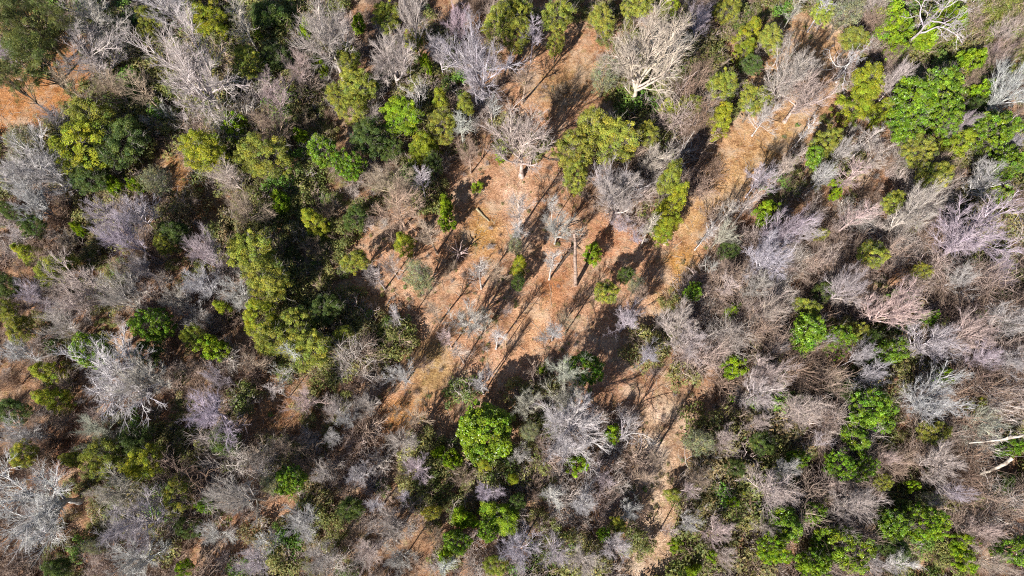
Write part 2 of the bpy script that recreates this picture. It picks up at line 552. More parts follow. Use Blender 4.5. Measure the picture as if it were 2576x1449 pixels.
# ------------------------------------------------------------------ leafy trees
def leafy_proto(style, seed):
    global rng
    rng = np.random.default_rng(seed)
    g = rng
    par = {  # width, height, crown base, clumps, clump radius, leaves per clump, leaf size, aspect
        'olive': (6.0, 8.0, 0.28, 210, (0.25, 0.62), 95, 0.095, 0.36),
        'cedar': (4.0, 6.5, 0.12, 120, (0.2, 0.48), 110, 0.075, 0.33),
        'laurel': (6.0, 7.5, 0.2, 210, (0.25, 0.55), 62, 0.12, 0.5),
        'ball': (6.0, 7.5, 0.1, 330, (0.25, 0.5), 62, 0.12, 0.5),
        'pine': (6.0, 12.0, 0.45, 96, (0.3, 0.6), 120, 0.13, 0.12),
        'shrub': (3.0, 2.6, 0.02, 75, (0.16, 0.42), 75, 0.085, 0.45),
        'wispy': (5.0, 7.0, 0.2, 150, (0.3, 0.7), 40, 0.085, 0.4),
    }[style]
    W, Hh, b, nc, cr, nl, ls, asp = par
    zc0 = Hh * (b + 1) / 2
    zr = Hh * (1 - b) / 2
    lobes = unit(g.normal(size=(9, 3)))
    amp = g.uniform(-0.45, 0.4, 9)
    if style == 'ball':
        amp = amp * 0.15
    cen, rad = [], []
    while len(cen) < nc:
        d = unit(g.normal(size=3))
        if d[2] < -0.55:
            continue
        bump = 1 + sum(a * max(0, d @ l) ** 3 for a, l in zip(amp, lobes))
        f = g.uniform(0.3, 1) ** 0.5 * 0.92 * bump * (1 + 0.12 * math.sin(5 * math.atan2(d[1], d[0]) + seed) * (1 - abs(d[2])))
        r = g.uniform(*cr)
        cen.append([d[0] * W / 2 * f, d[1] * W / 2 * f, zc0 + d[2] * zr * f])
        rad.append(r)
    if style == 'pine':
        for i in range(nc):
            k = g.uniform(0, 1)
            a = i * 2.4
            rr = W / 2 * (1 - 0.6 * k) * g.uniform(0.2, 1.05)
            cen[i] = [math.cos(a) * rr, math.sin(a) * rr, Hh * (b + (1 - b) * (k * 0.92 + g.uniform(0, 0.08)))]
    if style == 'cedar':
        for i in range(nc):
            k = g.uniform(0, 1) ** 1.3
            a = g.uniform(0, 6.28)
            rr = W / 2 * (1 - 0.8 * k) * g.uniform(0.5, 1)
            cen[i] = [math.cos(a) * rr, math.sin(a) * rr, Hh * (b + (1 - b) * k * 0.95)]
    cen, rad = np.array(cen), np.array(rad)
    idx = np.repeat(np.arange(nc), nl)
    N = len(idx)
    d = unit(g.normal(size=(N, 3)))
    d[:, 2] = np.where(d[:, 2] < -0.3, -d[:, 2], d[:, 2])
    rr = rad[idx] * g.uniform(0.25, 1.0, N) ** 0.5
    sq = 0.7 if style in ('olive', 'laurel', 'wispy') else 0.8
    C = cen[idx] + d * rr[:, None] * np.array([1, 1, sq])
    nrm = unit(d * 0.8 + np.array([0, 0, 0.8]) + g.normal(size=(N, 3)) * 0.55)
    ct = np.clip(1 + g.normal(0, 0.24, nc), 0.45, 1.7)
    hue = g.normal(0, 0.1, nc)
    lt = ct[idx] * (1 + g.normal(0, 0.22, N))
    tint = np.clip(np.stack([lt * (1 + hue[idx] + g.normal(0, 0.08, N)), lt, lt * (1 - hue[idx])], 1), 0.3, 2.0)
    young = g.uniform(size=N) < 0.05
    tint[young] *= np.array([1.5, 1.25, 1.2])
    v, q, t = leaves(C, nrm, ls, asp, g, tint)
    chunks = [(v, q, t, 0)]
    # wood: a stem with limbs reaching the clumps
    P0, R0 = stem(Hh * (0.8 if style in ('pine', 'cedar') else 0.55), 0.2 if W > 4 else 0.08, lean=0.02, wob=0.03)
    sel = g.permutation(nc)[:min(nc, 34)]
    K = 6
    t_ = np.linspace(0, 1, K)[None, :, None]
    att = np.clip(cen[sel][:, 2] / Hh * 0.75, 0.15, 0.95) * (P0.shape[1] - 1)
    i0 = np.minimum(att.astype(int), P0.shape[1] - 2)
    st = P0[0, i0]
    Lp = st[:, None, :] * (1 - t_) + cen[sel][:, None, :] * t_ + g.normal(0, 0.1, (len(sel), K, 3)) * (t_ * (1 - t_)) * 4
    Lr = np.linspace(1, 0.3, K)[None] * np.full((len(sel), 1), 0.06 if W > 4 else 0.03)
    lv, lq = tubes(Lp, Lr, 4)
    tv, tq = tubes(P0, R0, 8)
    tm = mesh_from('trunk', [(tv, tq, None, 0), (lv, lq, None, 0)], [M_GBARK])
    if style in ('olive', 'wispy', 'laurel'):
        # a few leafless twigs poke out of the crown
        L2 = grow(Lp, Lr, 4 if style != 'wispy' else 9, 5, 0.4, 1.0, 0.6, 0.5, 0.02, up=0.5, wob=0.4)
        L3 = grow(*L2, 4, 3, 0.2, 1.0, 0.6, 0.55, 0.011, up=0.3, wob=0.4)
        for (P, R) in (L2, L3):
            vv, qq = tubes(P, R, 3)
            chunks.append((vv, qq, np.ones((len(vv), 3)), 1))
    cm = mesh_from('crown', chunks, [M_GLOSS if style == 'laurel' or style == 'ball' else M_LEAF, M_PALETWIG], smooth=False)
    wid = 2 * np.quantile(np.hypot(C[:, 0], C[:, 1]), 0.95)
    top = np.quantile(C[:, 2], 0.99)
    return tm, cm, wid, top, np.quantile(C[:, 2], 0.5) / top, (0, 0)


M_PALETWIG = bark_material('pale_twig', False, (0.3, 0.27, 0.24), bump=False)

KINDS = {  # kind: (object name, label prefix, category, prototypes)
    'spread': ('bare_tree', '%s wide-branching bare tree', 'tree'),
    'fine': ('bare_tree', '%s fine-twigged bare tree', 'tree'),
    'slim': ('bare_sapling', 'slender %s bare tree', 'tree'),
    'dead': ('dead_tree', 'crooked %s dead tree', 'dead tree'),
    'brush': ('leafless_shrub', 'bushy %s leafless shrub', 'shrub'),
    'olive': ('evergreen_tree', 'soft olive-green evergreen tree', 'tree'),
    'gold': ('evergreen_tree', 'golden-green evergreen tree', 'tree'),
    'deep': ('evergreen_tree', 'dark green evergreen tree', 'tree'),
    'laurel': ('broadleaf_tree', 'glossy green broadleaf tree', 'tree'),
    'lime': ('broadleaf_tree', 'bright green broadleaf tree', 'tree'),
    'bright': ('green_shrub', 'bright green leafy shrub', 'shrub'),
    'sage': ('evergreen_tree', 'wispy grey-green tree', 'tree'),
    'pine': ('pine_tree', 'dark airy pine', 'pine tree'),
}
TONES = {'pale': ('pale grey', (0.49, 0.43, 0.40)), 'silver': ('silvery', (0.52, 0.49, 0.48)), 'lilac': ('lilac-grey', (0.47, 0.41, 0.45)),
         'pink': ('pinkish', (0.49, 0.395, 0.365)), 'tan': ('brown-grey', (0.38, 0.29, 0.22)), 'moss': ('mossy grey-green', (0.47, 0.455, 0.38))}
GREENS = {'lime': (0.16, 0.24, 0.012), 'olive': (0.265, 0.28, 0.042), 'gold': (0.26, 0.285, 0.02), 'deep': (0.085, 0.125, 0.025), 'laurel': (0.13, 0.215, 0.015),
          'bright': (0.20, 0.29, 0.012), 'sage': (0.24, 0.25, 0.13), 'pine': (0.10, 0.11, 0.025)}
GROUPS = {'bare_tree': 'leafless trees of the forest', 'bare_sapling': 'slender leafless trees', 'dead_tree': 'dead trees', 'leafless_shrub': 'leafless shrubs',
          'evergreen_tree': 'evergreen trees of the forest', 'broadleaf_tree': 'glossy broadleaf trees', 'green_shrub': 'green leafy shrubs', 'pine_tree': 'pines over the orange soil'}

PROTO = {}
for st, n in (('spread', 6), ('fine', 6), ('dome', 1), ('slim', 4), ('dead', 4), ('brush', 4)):
    PROTO[st] = [bare_proto(st, 100 + 17 * i + len(st)) for i in range(n)]
for st, n in (('olive', 5), ('cedar', 4), ('laurel', 5), ('ball', 1), ('pine', 2), ('shrub', 4), ('wispy', 3)):
    PROTO[st] = [leafy_proto(st, 300 + 13 * i + len(st)) for i in range(n)]

rng = np.random.default_rng(11)
count_of = {}
CROWNS = []          # (x, y, radius) of every thing, to keep undergrowth honest


def place_tree(kind, tone, px, py, wpx, h, at_base, where, big):
    name, prefix, cat = KINDS[kind]
    wm0 = wpx / 3 / (FOC / 78.0)
    if h is None:
        h = {'spread': 7 + 0.7 * wm0, 'fine': 6 + 0.7 * wm0, 'slim': 6.5 + 1.1 * wm0, 'dead': 6 + 0.6 * wm0, 'brush': 1.5 + 0.8 * wm0,
             'olive': 3.5 + 0.9 * wm0, 'gold': 3.5 + 0.85 * wm0, 'deep': 3.0 + 0.8 * wm0, 'laurel': 2.5 + 0.9 * wm0, 'lime': 7.5,
             'bright': 0.6 + 0.95 * wm0, 'sage': 3 + 0.9 * wm0, 'pine': 13.0}[kind] * rng.uniform(0.94, 1.06)
    if kind == 'bright' and openness(*[np.array([v]) for v in at(px, py)[:2]])[0] < -1:
        h = max(h, 3.6 + 0.4 * wm0)
    if kind in ('laurel', 'sage'):
        h += 1.5
    pk = {'gold': 'cedar' if wpx < 260 else 'olive', 'deep': 'olive', 'bright': 'shrub' if wpx < 260 else 'olive', 'sage': 'wispy', 'lime': 'laurel'}.get(kind, kind)
    if 'densest white dome' in where and kind == 'fine' and wpx > 400:
        pk = 'dome'
    if where.startswith('round and brightest'):
        pk = 'ball'
    i = count_of.get(pk, 0)
    count_of[pk] = i + 1
    tm, cm, pw, ph, zf, cc = PROTO[pk][i % len(PROTO[pk])]
    zc = h * zf
    rz = rng.uniform(0, 2 * math.pi)
    # width in metres from the width seen in the photograph at the crown's height
    p = at(px, py, 0.0 if at_base else zc)
    depth = -(-(p[1]) * ST + ((0 if not at_base else zc) + p[2] - CAM_H) * CT)
    wm = wpx / 3 * depth / FOC
    s = wm / pw
    sz = h / ph
    if kind in ('spread', 'fine', 'dead', 'slim'):
        s *= 1.15 if px < 1720 else 1.04
    elif kind != 'brush':
        s *= 1.02
    root = bpy.data.objects.new(name, None)
    root.empty_display_size = 0.3
    root.rotation_euler = (0, 0, rz)
    root.scale = (s, s, sz)
    off = np.array((math.cos(rz) * cc[0] - math.sin(rz) * cc[1], math.sin(rz) * cc[0] + math.cos(rz) * cc[1])) * s
    x, y = p[0], p[1]
    if not at_base:
        x, y = x - off[0], y - off[1]
    root.location = (x, y, gh(x, y))
    root['label'] = ((prefix % TONES[tone][0]) if '%s' in prefix else prefix) + ', ' + where
    root['category'] = cat
    root['group'] = GROUPS[name]
    COL.objects.link(root)
    base = np.array(TONES[tone][1] if tone in TONES else GREENS[kind])
    j = rng.normal(0, 0.07)
    k = rng.normal(0, 0.025, 3)
    col = np.clip(base * (1 + j) * (1 + k), 0.005, 0.9)
    for pname, me in (('trunk', tm), ('crown', cm)):
        o = bpy.data.objects.new(pname, me)
        o.parent = root
        c = col if (pname == 'crown' or kind in ('spread', 'fine', 'slim', 'dead', 'brush')) else np.array((0.2, 0.17, 0.14))
        o.color = (*c, 1)
        COL.objects.link(o)
    CROWNS.append((p[0], p[1], wm / 2, kind))
    return root


TREES = '''
# col row kind tone x y w [h] | where
0 0 pine - 150 110 400 | over bare orange soil in the very top left corner
0 0 pine - 230 420 460 | beside the orange soil patch, below the corner pine
0 0 pine - 420 130 200 | between the corner pine and the pale grey tree row
0 0 fine pale 690 140 400 | at the top edge right of the corner pines
0 0 fine pale 670 400 440 | right of the orange soil patch, crown touching its edge
0 0 fine tan 830 650 300 | just above right of the round olive tree by the orange soil
0 0 spread pale 1400 480 640 15 | with forked trunk, widest one above the left golden shrubs
0 0 olive - 1140 130 190 | small crown near the top edge, left of the golden one
0 0 olive - 1120 260 150 | tucked below the small top-edge olive crown
0 0 gold - 1540 150 280 | brightest golden crown by the top edge in the left third
0 0 gold - 1700 270 130 | lower right shoulder beside the golden top-edge crown
0 0 spread silver 1290 20 300 | cut by the top edge above the golden crown
0 0 slim pale 1800 130 230 | leaning right of the golden top-edge crown
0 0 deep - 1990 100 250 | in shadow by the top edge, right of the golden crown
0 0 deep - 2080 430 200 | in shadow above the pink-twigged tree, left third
0 0 olive - 1850 450 230 | above left of the pink-twigged tree
0 0 spread pale 2450 230 420 15 | tall, at the top edge one third across
0 0 bright - 2300 220 100 | tiny, under the tall pale top-edge tree
0 0 bright - 2420 500 100 5 | narrow upright, below the tall pale top-edge tree
0 0 fine pink 2050 680 320 | pinkest crown in the left third, above the bright shrubs
0 0 fine pink 2270 480 260 | up right of the pinkest crown, beside the narrow green shrub
0 0 brush tan 2280 930 220 | beneath the pinkest crown, right side
0 0 fine tan 2020 930 260 | directly below the pinkest crown
0 0 gold - 1540 1120 330 | full crown, leftmost of the two below the big forked tree
0 0 bright - 1790 980 230 5 | between the golden crown and the pinkest tree
0 0 olive - 1960 1190 400 | wide crown right of the full golden crown
0 0 laurel - 2440 1130 250 | left of the black shadow pool, a third across
0 0 bright - 2260 1020 100 | small one just left of the shaded broadleaf crown
0 0 olive - 650 870 330 | upper half of the double crown by the orange soil
0 0 gold - 620 1100 420 | lower half of the double crown by the orange soil
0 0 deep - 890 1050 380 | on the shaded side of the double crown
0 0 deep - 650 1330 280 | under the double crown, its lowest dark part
0 0 fine lilac 400 880 160 | small, at the bottom tip of the orange soil patch
0 0 sage - 170 1080 280 | at the left edge below the orange soil patch
0 0 spread silver 160 1240 420 | at the left edge below the orange soil patch
0 0 fine silver 370 1290 300 | right beside the silvery tree of the left edge
0 0 bright - 850 1400 120 | left one of a tiny pair below the double crown
0 0 bright - 1030 1400 100 | right one of a tiny pair below the double crown
0 0 sage - 1180 1370 200 | right of the tiny pair of green shrubs
0 0 fine pink 1720 1330 280 | below the full golden crown
0 0 brush pale 860 1280 180 | low in the shade right under the double crown
0 0 brush silver 1220 900 250 | in the dark hollow right of the double crown
0 0 brush tan 1590 860 160 | above the full golden crown
0 0 brush tan 1450 640 220 | under the base of the big forked tree
0 0 slim tan 1030 640 220 | dark-stemmed, between the large pale top-left crowns
0 0 olive - 2530 720 180 | between the pinkest tree and the clearing thickets, upper middle-left
0 0 bright - 1960 270 80 | speck of green in the shadow near the top edge
1 0 spread pale 530 60 260 14 | slim trunk, cut by the top edge left of centre
1 0 spread pale 390 420 360 13 | broad fan left of the narrow green column
1 0 dead silver 550 690 240 | with curling white limbs over dark shade
1 0 fine lilac 740 380 280 | between the narrow green column and the tall lilac tree
1 0 spread lilac 1010 440 460 14 | tall with twin trunk, left of the upper clearing
1 0 fine lilac 870 130 210 | near the top edge above the tall twin-trunk tree
1 0 slim silver 1150 790 110 | feathery, beside the base of the tall twin-trunk tree
1 0 slim silver 910 930 150 | with thin white stem, left of the white-trunk tree
1 0 spread pink 1360 1330 430 14 @ | standing alone, white trunk rooted at the top of the main clearing
1 0 spread pale 2190 810 540 18 @ | largest of the upper clearing, thick trunk with many ascending limbs
1 0 fine pale 2440 330 380 | sharing the right side of the largest upper clearing tree
1 0 olive - 1190 110 250 | by the top edge, left of the upper clearing
1 0 olive - 1340 260 230 | at the upper left border of the upper clearing
1 0 olive - 1340 40 200 | against the top edge, left of the narrow sand gap
1 0 olive - 1620 110 240 | left side of the narrow gap at the top edge
1 0 olive - 1620 340 160 | lowest crown over the upper clearing, left of the gap
1 0 olive - 1960 120 220 | right side of the narrow gap at the top edge
1 0 olive - 2240 20 220 | behind the largest upper clearing tree, top edge
1 0 gold - 2480 60 170 | at the top edge right of the largest upper clearing tree
1 0 bright - 640 470 90 6 | narrow upright column between two lilac bare trees
1 0 bright - 440 860 290 6 | full round crown beneath the curling dead tree
1 0 olive - 110 640 270 | on the left rim of the full round bright crown
1 0 olive - 90 810 220 | lower left neighbour of the full round bright crown
1 0 bright - 200 620 140 5 | wedged between olive crown and round bright crown
1 0 gold - 750 770 160 | right of the full round bright crown
1 0 olive - 940 790 170 | at the foot of the tall twin-trunk tree
1 0 olive - 770 940 240 | below the tall twin-trunk tree, left of the white stem
1 0 gold - 620 1110 240 | at the right rim of the black shadow pool
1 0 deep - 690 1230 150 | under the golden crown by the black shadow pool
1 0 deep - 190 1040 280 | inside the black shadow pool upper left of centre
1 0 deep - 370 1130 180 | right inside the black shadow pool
1 0 laurel - 50 1240 210 | below the black shadow pool
1 0 fine tan 370 1370 380 | dense dome left of the main clearing
1 0 slim silver 600 1330 150 | right of the dense brown-grey dome
1 0 bright - 1020 1410 90 | lone little one on the leaf litter, top of the main clearing
1 0 bright - 1210 1180 110 | low patch left of the white trunk
1 0 olive - 1880 920 300 | highest crown of the olive group between the two clearings
1 0 olive - 1760 1110 300 | left crown of the olive group between the two clearings
1 0 olive - 2070 1040 330 | middle crown of the olive group between the two clearings
1 0 olive - 2310 1010 180 | right crown of the olive group between the two clearings
1 0 olive - 1780 1330 240 | lowest crown of the olive group between the two clearings
1 0 gold - 2450 840 170 | right below the largest upper clearing tree
1 0 spread silver 2040 1370 330 | with white trunk, below the olive group
1 0 fine pale 2370 1190 220 | right of the olive group, above the white-trunk silver tree
1 0 olive - 2500 1330 200 12 | at the left edge of the dark shadow on the curved track
1 0 slim lilac 1450 230 150 | growing through the olives left of the upper clearing
1 0 sage - 1990 570 230 | at the left foot of the largest upper clearing tree
1 0 olive - 540 300 150 | above the narrow green column
1 0 olive - 330 110 200 | left of the slim top-edge tree
1 0 bright - 130 170 110 | small, upper left of the broad pale fan
1 0 olive - 50 420 200 | left of the broad pale fan
1 0 brush pale 280 1150 110 | on the rim of the dense brown-grey dome
2 0 fine lilac 140 140 230 | right neighbour of the largest upper clearing trees, top
2 0 olive - 350 60 200 | near the top edge, between lilac tree and golden column
2 0 gold - 500 270 190 | upper part of the golden column left of the top clearing
2 0 gold - 470 390 150 | lower part of the golden column left of the top clearing
2 0 olive - 660 270 200 | right of the golden column
2 0 deep - 520 490 150 | at the shaded foot of the golden column
2 0 olive - 310 640 220 | top of the long green column left of the curved track
2 0 gold - 280 890 210 | bottom of the long green column left of the curved track
2 0 olive - 550 760 220 | between the long green column and the curved track
2 0 olive - 60 790 200 | left of the long green column across the shadow lane
2 0 spread pale 820 520 440 14 | upper of three above the curved track
2 0 spread pink 930 700 420 12 | right of three above the curved track
2 0 fine pale 640 850 250 | lowest of three, trunk rooted on the curved track
2 0 slim pale 860 50 130 | thick white trunk cut by the top edge above the sand
2 0 dead silver 1090 30 260 | arching white limbs at the top edge
2 0 dead silver 1990 60 620 15 | largest, leaning over the bright green thicket at the top edge
2 0 bright - 1600 210 240 3 | left end of the bright thicket under the leaning dead tree
2 0 bright - 2010 110 230 3 | right end of the bright thicket under the leaning dead tree
2 0 bright - 1610 390 150 | small clump below the bright thicket
2 0 bright - 1850 260 230 2 | low, middle of the bright thicket
2 0 bright - 2180 440 180 3 | isolated at the right below the bright thicket
2 0 bright - 1560 60 220 4 | by the base of the leaning dead tree, top edge
2 0 dead silver 1270 430 330 | hooked white limbs left of the golden grove
2 0 fine pale 1640 560 240 | above left of the big glossy crown
2 0 gold - 1400 590 270 | top crown of the golden grove beside the big glossy crown
2 0 gold - 1320 760 240 | left crown of the golden grove beside the big glossy crown
2 0 gold - 1500 850 190 | bottom crown of the golden grove beside the big glossy crown
2 0 laurel - 1960 660 340 | top of the big glossy group in the upper right
2 0 laurel - 1750 790 360 | left of the big glossy group in the upper right
2 0 laurel - 1970 870 300 | right of the big glossy group in the upper right
2 0 laurel - 1690 960 270 | bottom of the big glossy group in the upper right
2 0 olive - 1790 1130 230 | left of three below the big glossy group
2 0 gold - 2060 1110 240 | right of three below the big glossy group
2 0 olive - 1910 1310 240 | lowest of three below the big glossy group
2 0 bright - 2250 700 170 5 | right flank of the big glossy group
2 0 laurel - 2350 950 320 | separate crown right of the big glossy group
2 0 deep - 2230 790 140 | dark gap filler right of the big glossy group
2 0 spread silver 2480 640 340 | at the right edge beside the big glossy group
2 0 fine lilac 2140 920 170 | small tuft between the two glossy crowns
2 0 fine silver 2500 1070 160 | at the right edge below the separate glossy crown
2 0 laurel - 2460 1230 240 | at the right edge under the small silvery tree
2 0 olive - 1080 1090 240 | right end of the curved track
2 0 laurel - 1000 1190 140 | small, below the olive crown ending the curved track
2 0 fine silver 1230 1120 180 | right of the olive crown ending the curved track
2 0 fine silver 1060 1320 220 | below the olive crown ending the curved track
2 0 slim pale 1430 1040 190 | between the golden grove and the palmetto
2 0 fine pink 790 1250 200 | on the lower bank of the curved track
2 0 fine lilac 600 1340 270 | leaning along the lower bank of the curved track
2 0 slim pink 1480 1180 240 | leaning stems above left of the palmetto
2 0 slim pink 1290 1300 230 | leaning stems farther left of the palmetto
2 0 fine silver 2290 1330 290 | right of the palmetto near the right edge
2 0 brush tan 2230 590 190 | above the right flank of the big glossy group
2 0 brush pink 2440 230 240 | pale tangle at the upper right edge
2 0 brush pink 2380 380 200 | lower part of the tangle at the upper right edge
2 0 olive - 1290 290 200 | left of the bright thicket, above the hooked dead tree
2 0 sage - 1250 70 220 | at the top edge, left of the bright thicket
2 0 olive - 1060 90 160 | round, inside the arching white limbs at the top edge
2 0 slim silver 960 960 120 | thin, at the right shoulder of the curved track
2 0 bright - 1170 1390 90 | small, far below the curved track's right end
2 0 brush tan 1000 500 180 | under the right tree of the three above the curved track
0 1 spread silver 230 40 280 | bluish, left edge above the mossy slope
0 1 fine lilac 780 170 240 | left of a matched pair, upper left quarter
0 1 fine lilac 1010 150 250 | right of a matched pair, upper left quarter
0 1 spread lilac 900 330 240 12 | below the matched lilac pair, trunk pointing right
0 1 brush silver 100 310 150 | small whitish, at the left edge
0 1 deep - 230 250 170 | at the left edge beside the small whitish shrub
0 1 gold - 210 460 170 | near the left edge below the dark crown
0 1 olive - 380 590 220 | diagonal neighbour of the golden left-edge crown
0 1 olive - 520 530 120 | small, right of the golden left-edge crown
0 1 bright - 590 280 80 | tiny, under the matched lilac pair
0 1 fine lilac 240 760 230 | near the left edge, middle height
0 1 spread pale 560 770 380 13 | long white stem curving to the dark glossy arc
0 1 spread pale 880 760 320 12 | right of the long curved white stem
0 1 fine pale 1060 560 250 | above the pair of large pale crowns on the left
0 1 fine pale 450 960 290 | below the long curved white stem
0 1 spread lilac 1550 430 250 12 | left of the long olive strip
0 1 fine silver 1500 690 250 | lower left beside the long olive strip
0 1 fine silver 1790 760 240 | crossing the middle of the long olive strip
0 1 fine pale 1310 800 180 | small, left of the black shadow below the olive strip
0 1 brush silver 1470 950 250 | lying in the black shadow, left of the golden strip
0 1 deep - 1320 290 210 | small, right of the tree with trunk pointing right
0 1 olive - 1240 400 140 | at the trunk foot of the lilac tree below the pair
0 1 olive - 1880 450 320 | top crown of the long olive strip
0 1 olive - 2020 640 340 | middle crown of the long olive strip
0 1 gold - 1690 880 130 | narrow left corner of the golden strip
0 1 gold - 1950 950 330 | main crown of the golden strip
0 1 olive - 2050 1120 320 | lower crown of the golden strip, over the small path
0 1 olive - 2230 990 260 | inner right crown next to the golden strip
0 1 olive - 2310 1180 310 | lowest right crown next to the golden strip, by dark tree shadows
0 1 deep - 2450 870 230 | in shade above the clearing's left rim
0 1 bright - 2120 70 160 | left of a bright pair by the bare dome
0 1 gold - 2370 230 200 6 | elongated, right of a bright pair by the bare dome
0 1 fine tan 1830 110 290 | above the long olive strip
0 1 laurel - 1150 1010 290 | top of the dark glossy arc around the white fan tree
0 1 deep - 1120 1190 240 | inside the dark glossy arc, right
0 1 laurel - 700 1180 290 | left arm of the dark glossy arc
0 1 spread silver 850 1370 600 10 | great white fan below the dark glossy arc
0 1 spread moss 1060 1390 300 11 | right half of the great white fan
0 1 gold - 370 1360 200 | tall narrow, left of the great white fan
0 1 olive - 120 1010 210 | at the left edge, middle height
0 1 olive - 30 890 150 | cut by the left edge, middle height
0 1 fine silver 100 1210 250 | at the left edge beside the great white fan
0 1 bright - 1630 1180 230 5 | lit crown in the shadows left of the small path
0 1 olive - 1450 1090 160 | left of the lit crown by the small path
0 1 slim silver 2200 1190 160 | feathery white, below the golden strip
0 1 dead silver 2110 1370 210 | twisted white, below the feathery one
0 1 fine lilac 1600 1390 170 | right of the great white fan, above the lilac dome
0 1 brush tan 2100 430 180 | brown, in the hollow right of the olive strip
0 1 brush tan 2360 420 200 | brown, left of the clearing rim evergreen
0 1 brush tan 2470 130 180 | brown, under the dense dome's left side
0 1 deep - 60 700 190 | cut by the left edge
0 1 deep - 70 150 150 | left edge, beneath the bluish tree
0 1 brush tan 1400 130 200 | brown, between lilac pair and small orange hollow
0 1 brush tan 500 380 190 | reddish, between the golden left-edge crown and lilac trees
1 1 fine tan 440 90 360 | dense, hanging over the clearing's left rim
1 1 bright - 790 90 130 4 | upper of two on the clearing's left side
1 1 bright - 795 220 130 4 | lower of two on the clearing's left side
1 1 gold - 470 370 160 5 | round, right above the grey-green oval crown
1 1 sage - 590 620 240 | oval, on the clearing's left side
1 1 fine pink 370 550 160 | small, left of the oval grey-green crown
1 1 olive - 110 500 200 | drooping, far left rim of the clearing
1 1 slim pale 1040 580 170 | grey haze right of the shattered stump
1 1 slim tan 1170 600 150 | brown haze left of the leaning green crown
1 1 sage - 1320 400 140 | topmost of three stacked crowns in the clearing
1 1 gold - 1345 550 130 6 | middle of three stacked crowns in the clearing
1 1 deep - 1340 680 110 | lowest of three stacked crowns in the clearing
1 1 fine silver 1640 250 240 | left of the standing dead trunk, over dark shadow
1 1 slim silver 1600 90 110 | wispy, above the standing dead trunk
1 1 slim pale 1590 500 130 | thin, at the left foot of the standing dead trunk
1 1 bright - 1890 470 150 4 | right beside the standing dead trunk
1 1 spread pale 2040 210 300 11 @ | smooth white trunk, right part of the clearing
1 1 brush lilac 2120 230 190 | dark tangle at the foot of the smooth white trunk
1 1 gold - 2500 110 210 11 | top of the golden pair at the clearing's right rim
1 1 gold - 2440 270 170 6 | bottom of the golden pair at the clearing's right rim
1 1 olive - 2010 740 180 6 | with a crisp blue-black shadow on its upper right
1 1 deep - 2140 620 120 6 | half hidden behind the crown with the crisp shadow
1 1 sage - 2230 700 120 | right of the crown with the crisp shadow
1 1 spread moss 975 1050 250 9 @ | larger of two ghostly pale green ones, lower clearing
1 1 spread moss 1090 1035 150 7 @ | smaller of two ghostly pale green ones, lower clearing
1 1 fine silver 1600 1060 190 | small round, lower clearing beside a thin pole shadow
1 1 fine lilac 2170 960 260 | lower right corner of the clearing
1 1 spread pale 2520 990 320 | right rim below the mossy soil
1 1 spread silver 450 1370 200 8 | small white star in the dark shadow, lower left clearing
1 1 slim silver 400 920 110 | thin, in the long dark shadow left of the clearing
1 1 bright - 440 960 50 | tiniest tuft in the long dark shadow
1 1 slim pink 790 1090 120 | pinkish haze left of the thin pole
1 1 slim pale 1105 1420 110 7 @ | thin white sapling alone on the litter
1 1 slim silver 1040 1440 130 | low spread under the thin white sapling
1 1 fine moss 1700 1370 300 11 | draped over the dark broadleaf crown, bottom of the clearing
1 1 laurel - 1850 1320 260 | dark, right of the mossy bare crown
1 1 bright - 1520 1350 110 | left tip of the dark broadleaf crown
1 1 deep - 100 180 200 | shadowed, left of the dense hanging tree
1 1 olive - 20 1050 140 | left rim above the long dark shadows
1 1 brush tan 240 1380 190 | brown, left of the small white star
1 1 brush pink 1250 880 110 | faint twigs at the top of the thin pole
2 1 bright - 640 160 180 4 | brightest, right of the track's lower end
2 1 spread lilac 780 290 300 13 | upper of the large lilac stack right of the clearing
2 1 fine lilac 660 480 400 13 | middle of the large lilac stack right of the clearing
2 1 fine pale 560 710 260 | lowest of the large lilac stack right of the clearing
2 1 fine lilac 960 270 180 | right shoulder of the large lilac stack
2 1 slim pale 520 60 170 | leaning, where the curved track fades out
2 1 slim pale 350 140 150 | thin, leaning across the curved track's lower end
2 1 slim silver 200 300 130 | thin white stem at the clearing's right rim
2 1 fine moss 320 300 190 | right of the thin white stem by the clearing rim
2 1 dead silver 230 560 150 | small white, above the dark shrub right of the clearing
2 1 deep - 350 450 150 | left of the large lilac stack
2 1 bright - 1150 25 70 | small, above the brown thicket
2 1 brush pink 1180 290 220 | brown-pink, middle of the right thicket
2 1 brush pink 1160 450 190 | below the brown-pink thicket shrub
2 1 spread pale 1800 90 300 13 | with long leaning white trunk, right third
2 1 gold - 1740 260 120 3 | small clump under the long leaning white trunk
2 1 spread lilac 2180 290 580 14 | huge crown near the right edge, two leaning trunks
2 1 fine silver 2110 640 280 | below the huge lilac crown
2 1 fine lilac 2420 560 230 | right edge below the huge lilac crown
2 1 bright - 2400 50 180 4 | right edge above the huge lilac crown
2 1 olive - 1460 450 210 | low, in the brown hollow left of the huge lilac crown
2 1 olive - 1590 70 160 | left of the long leaning white trunk
2 1 spread lilac 1280 680 300 11 | starry, right of the dark hollow
2 1 spread pink 1630 850 380 11 | starry, with white forks above a shadow pool
2 1 deep - 1060 740 200 | darkest, left of the starry lilac tree
2 1 olive - 970 870 180 | just above the twin glossy crowns
2 1 laurel - 70 750 140 | dark green at the clearing's right rim
2 1 slim pink 340 710 160 | left of the large lilac stack's foot
2 1 bright - 380 900 130 4 | upper of two bright dots right of the clearing
2 1 bright - 390 1320 170 4 | lower of two bright dots right of the clearing
2 1 fine pink 640 900 280 | between the two bright dots and the glossy twins
2 1 fine pink 400 1090 240 | between the upper and lower bright dots
2 1 fine silver 60 1110 280 | wide, right of the lower clearing
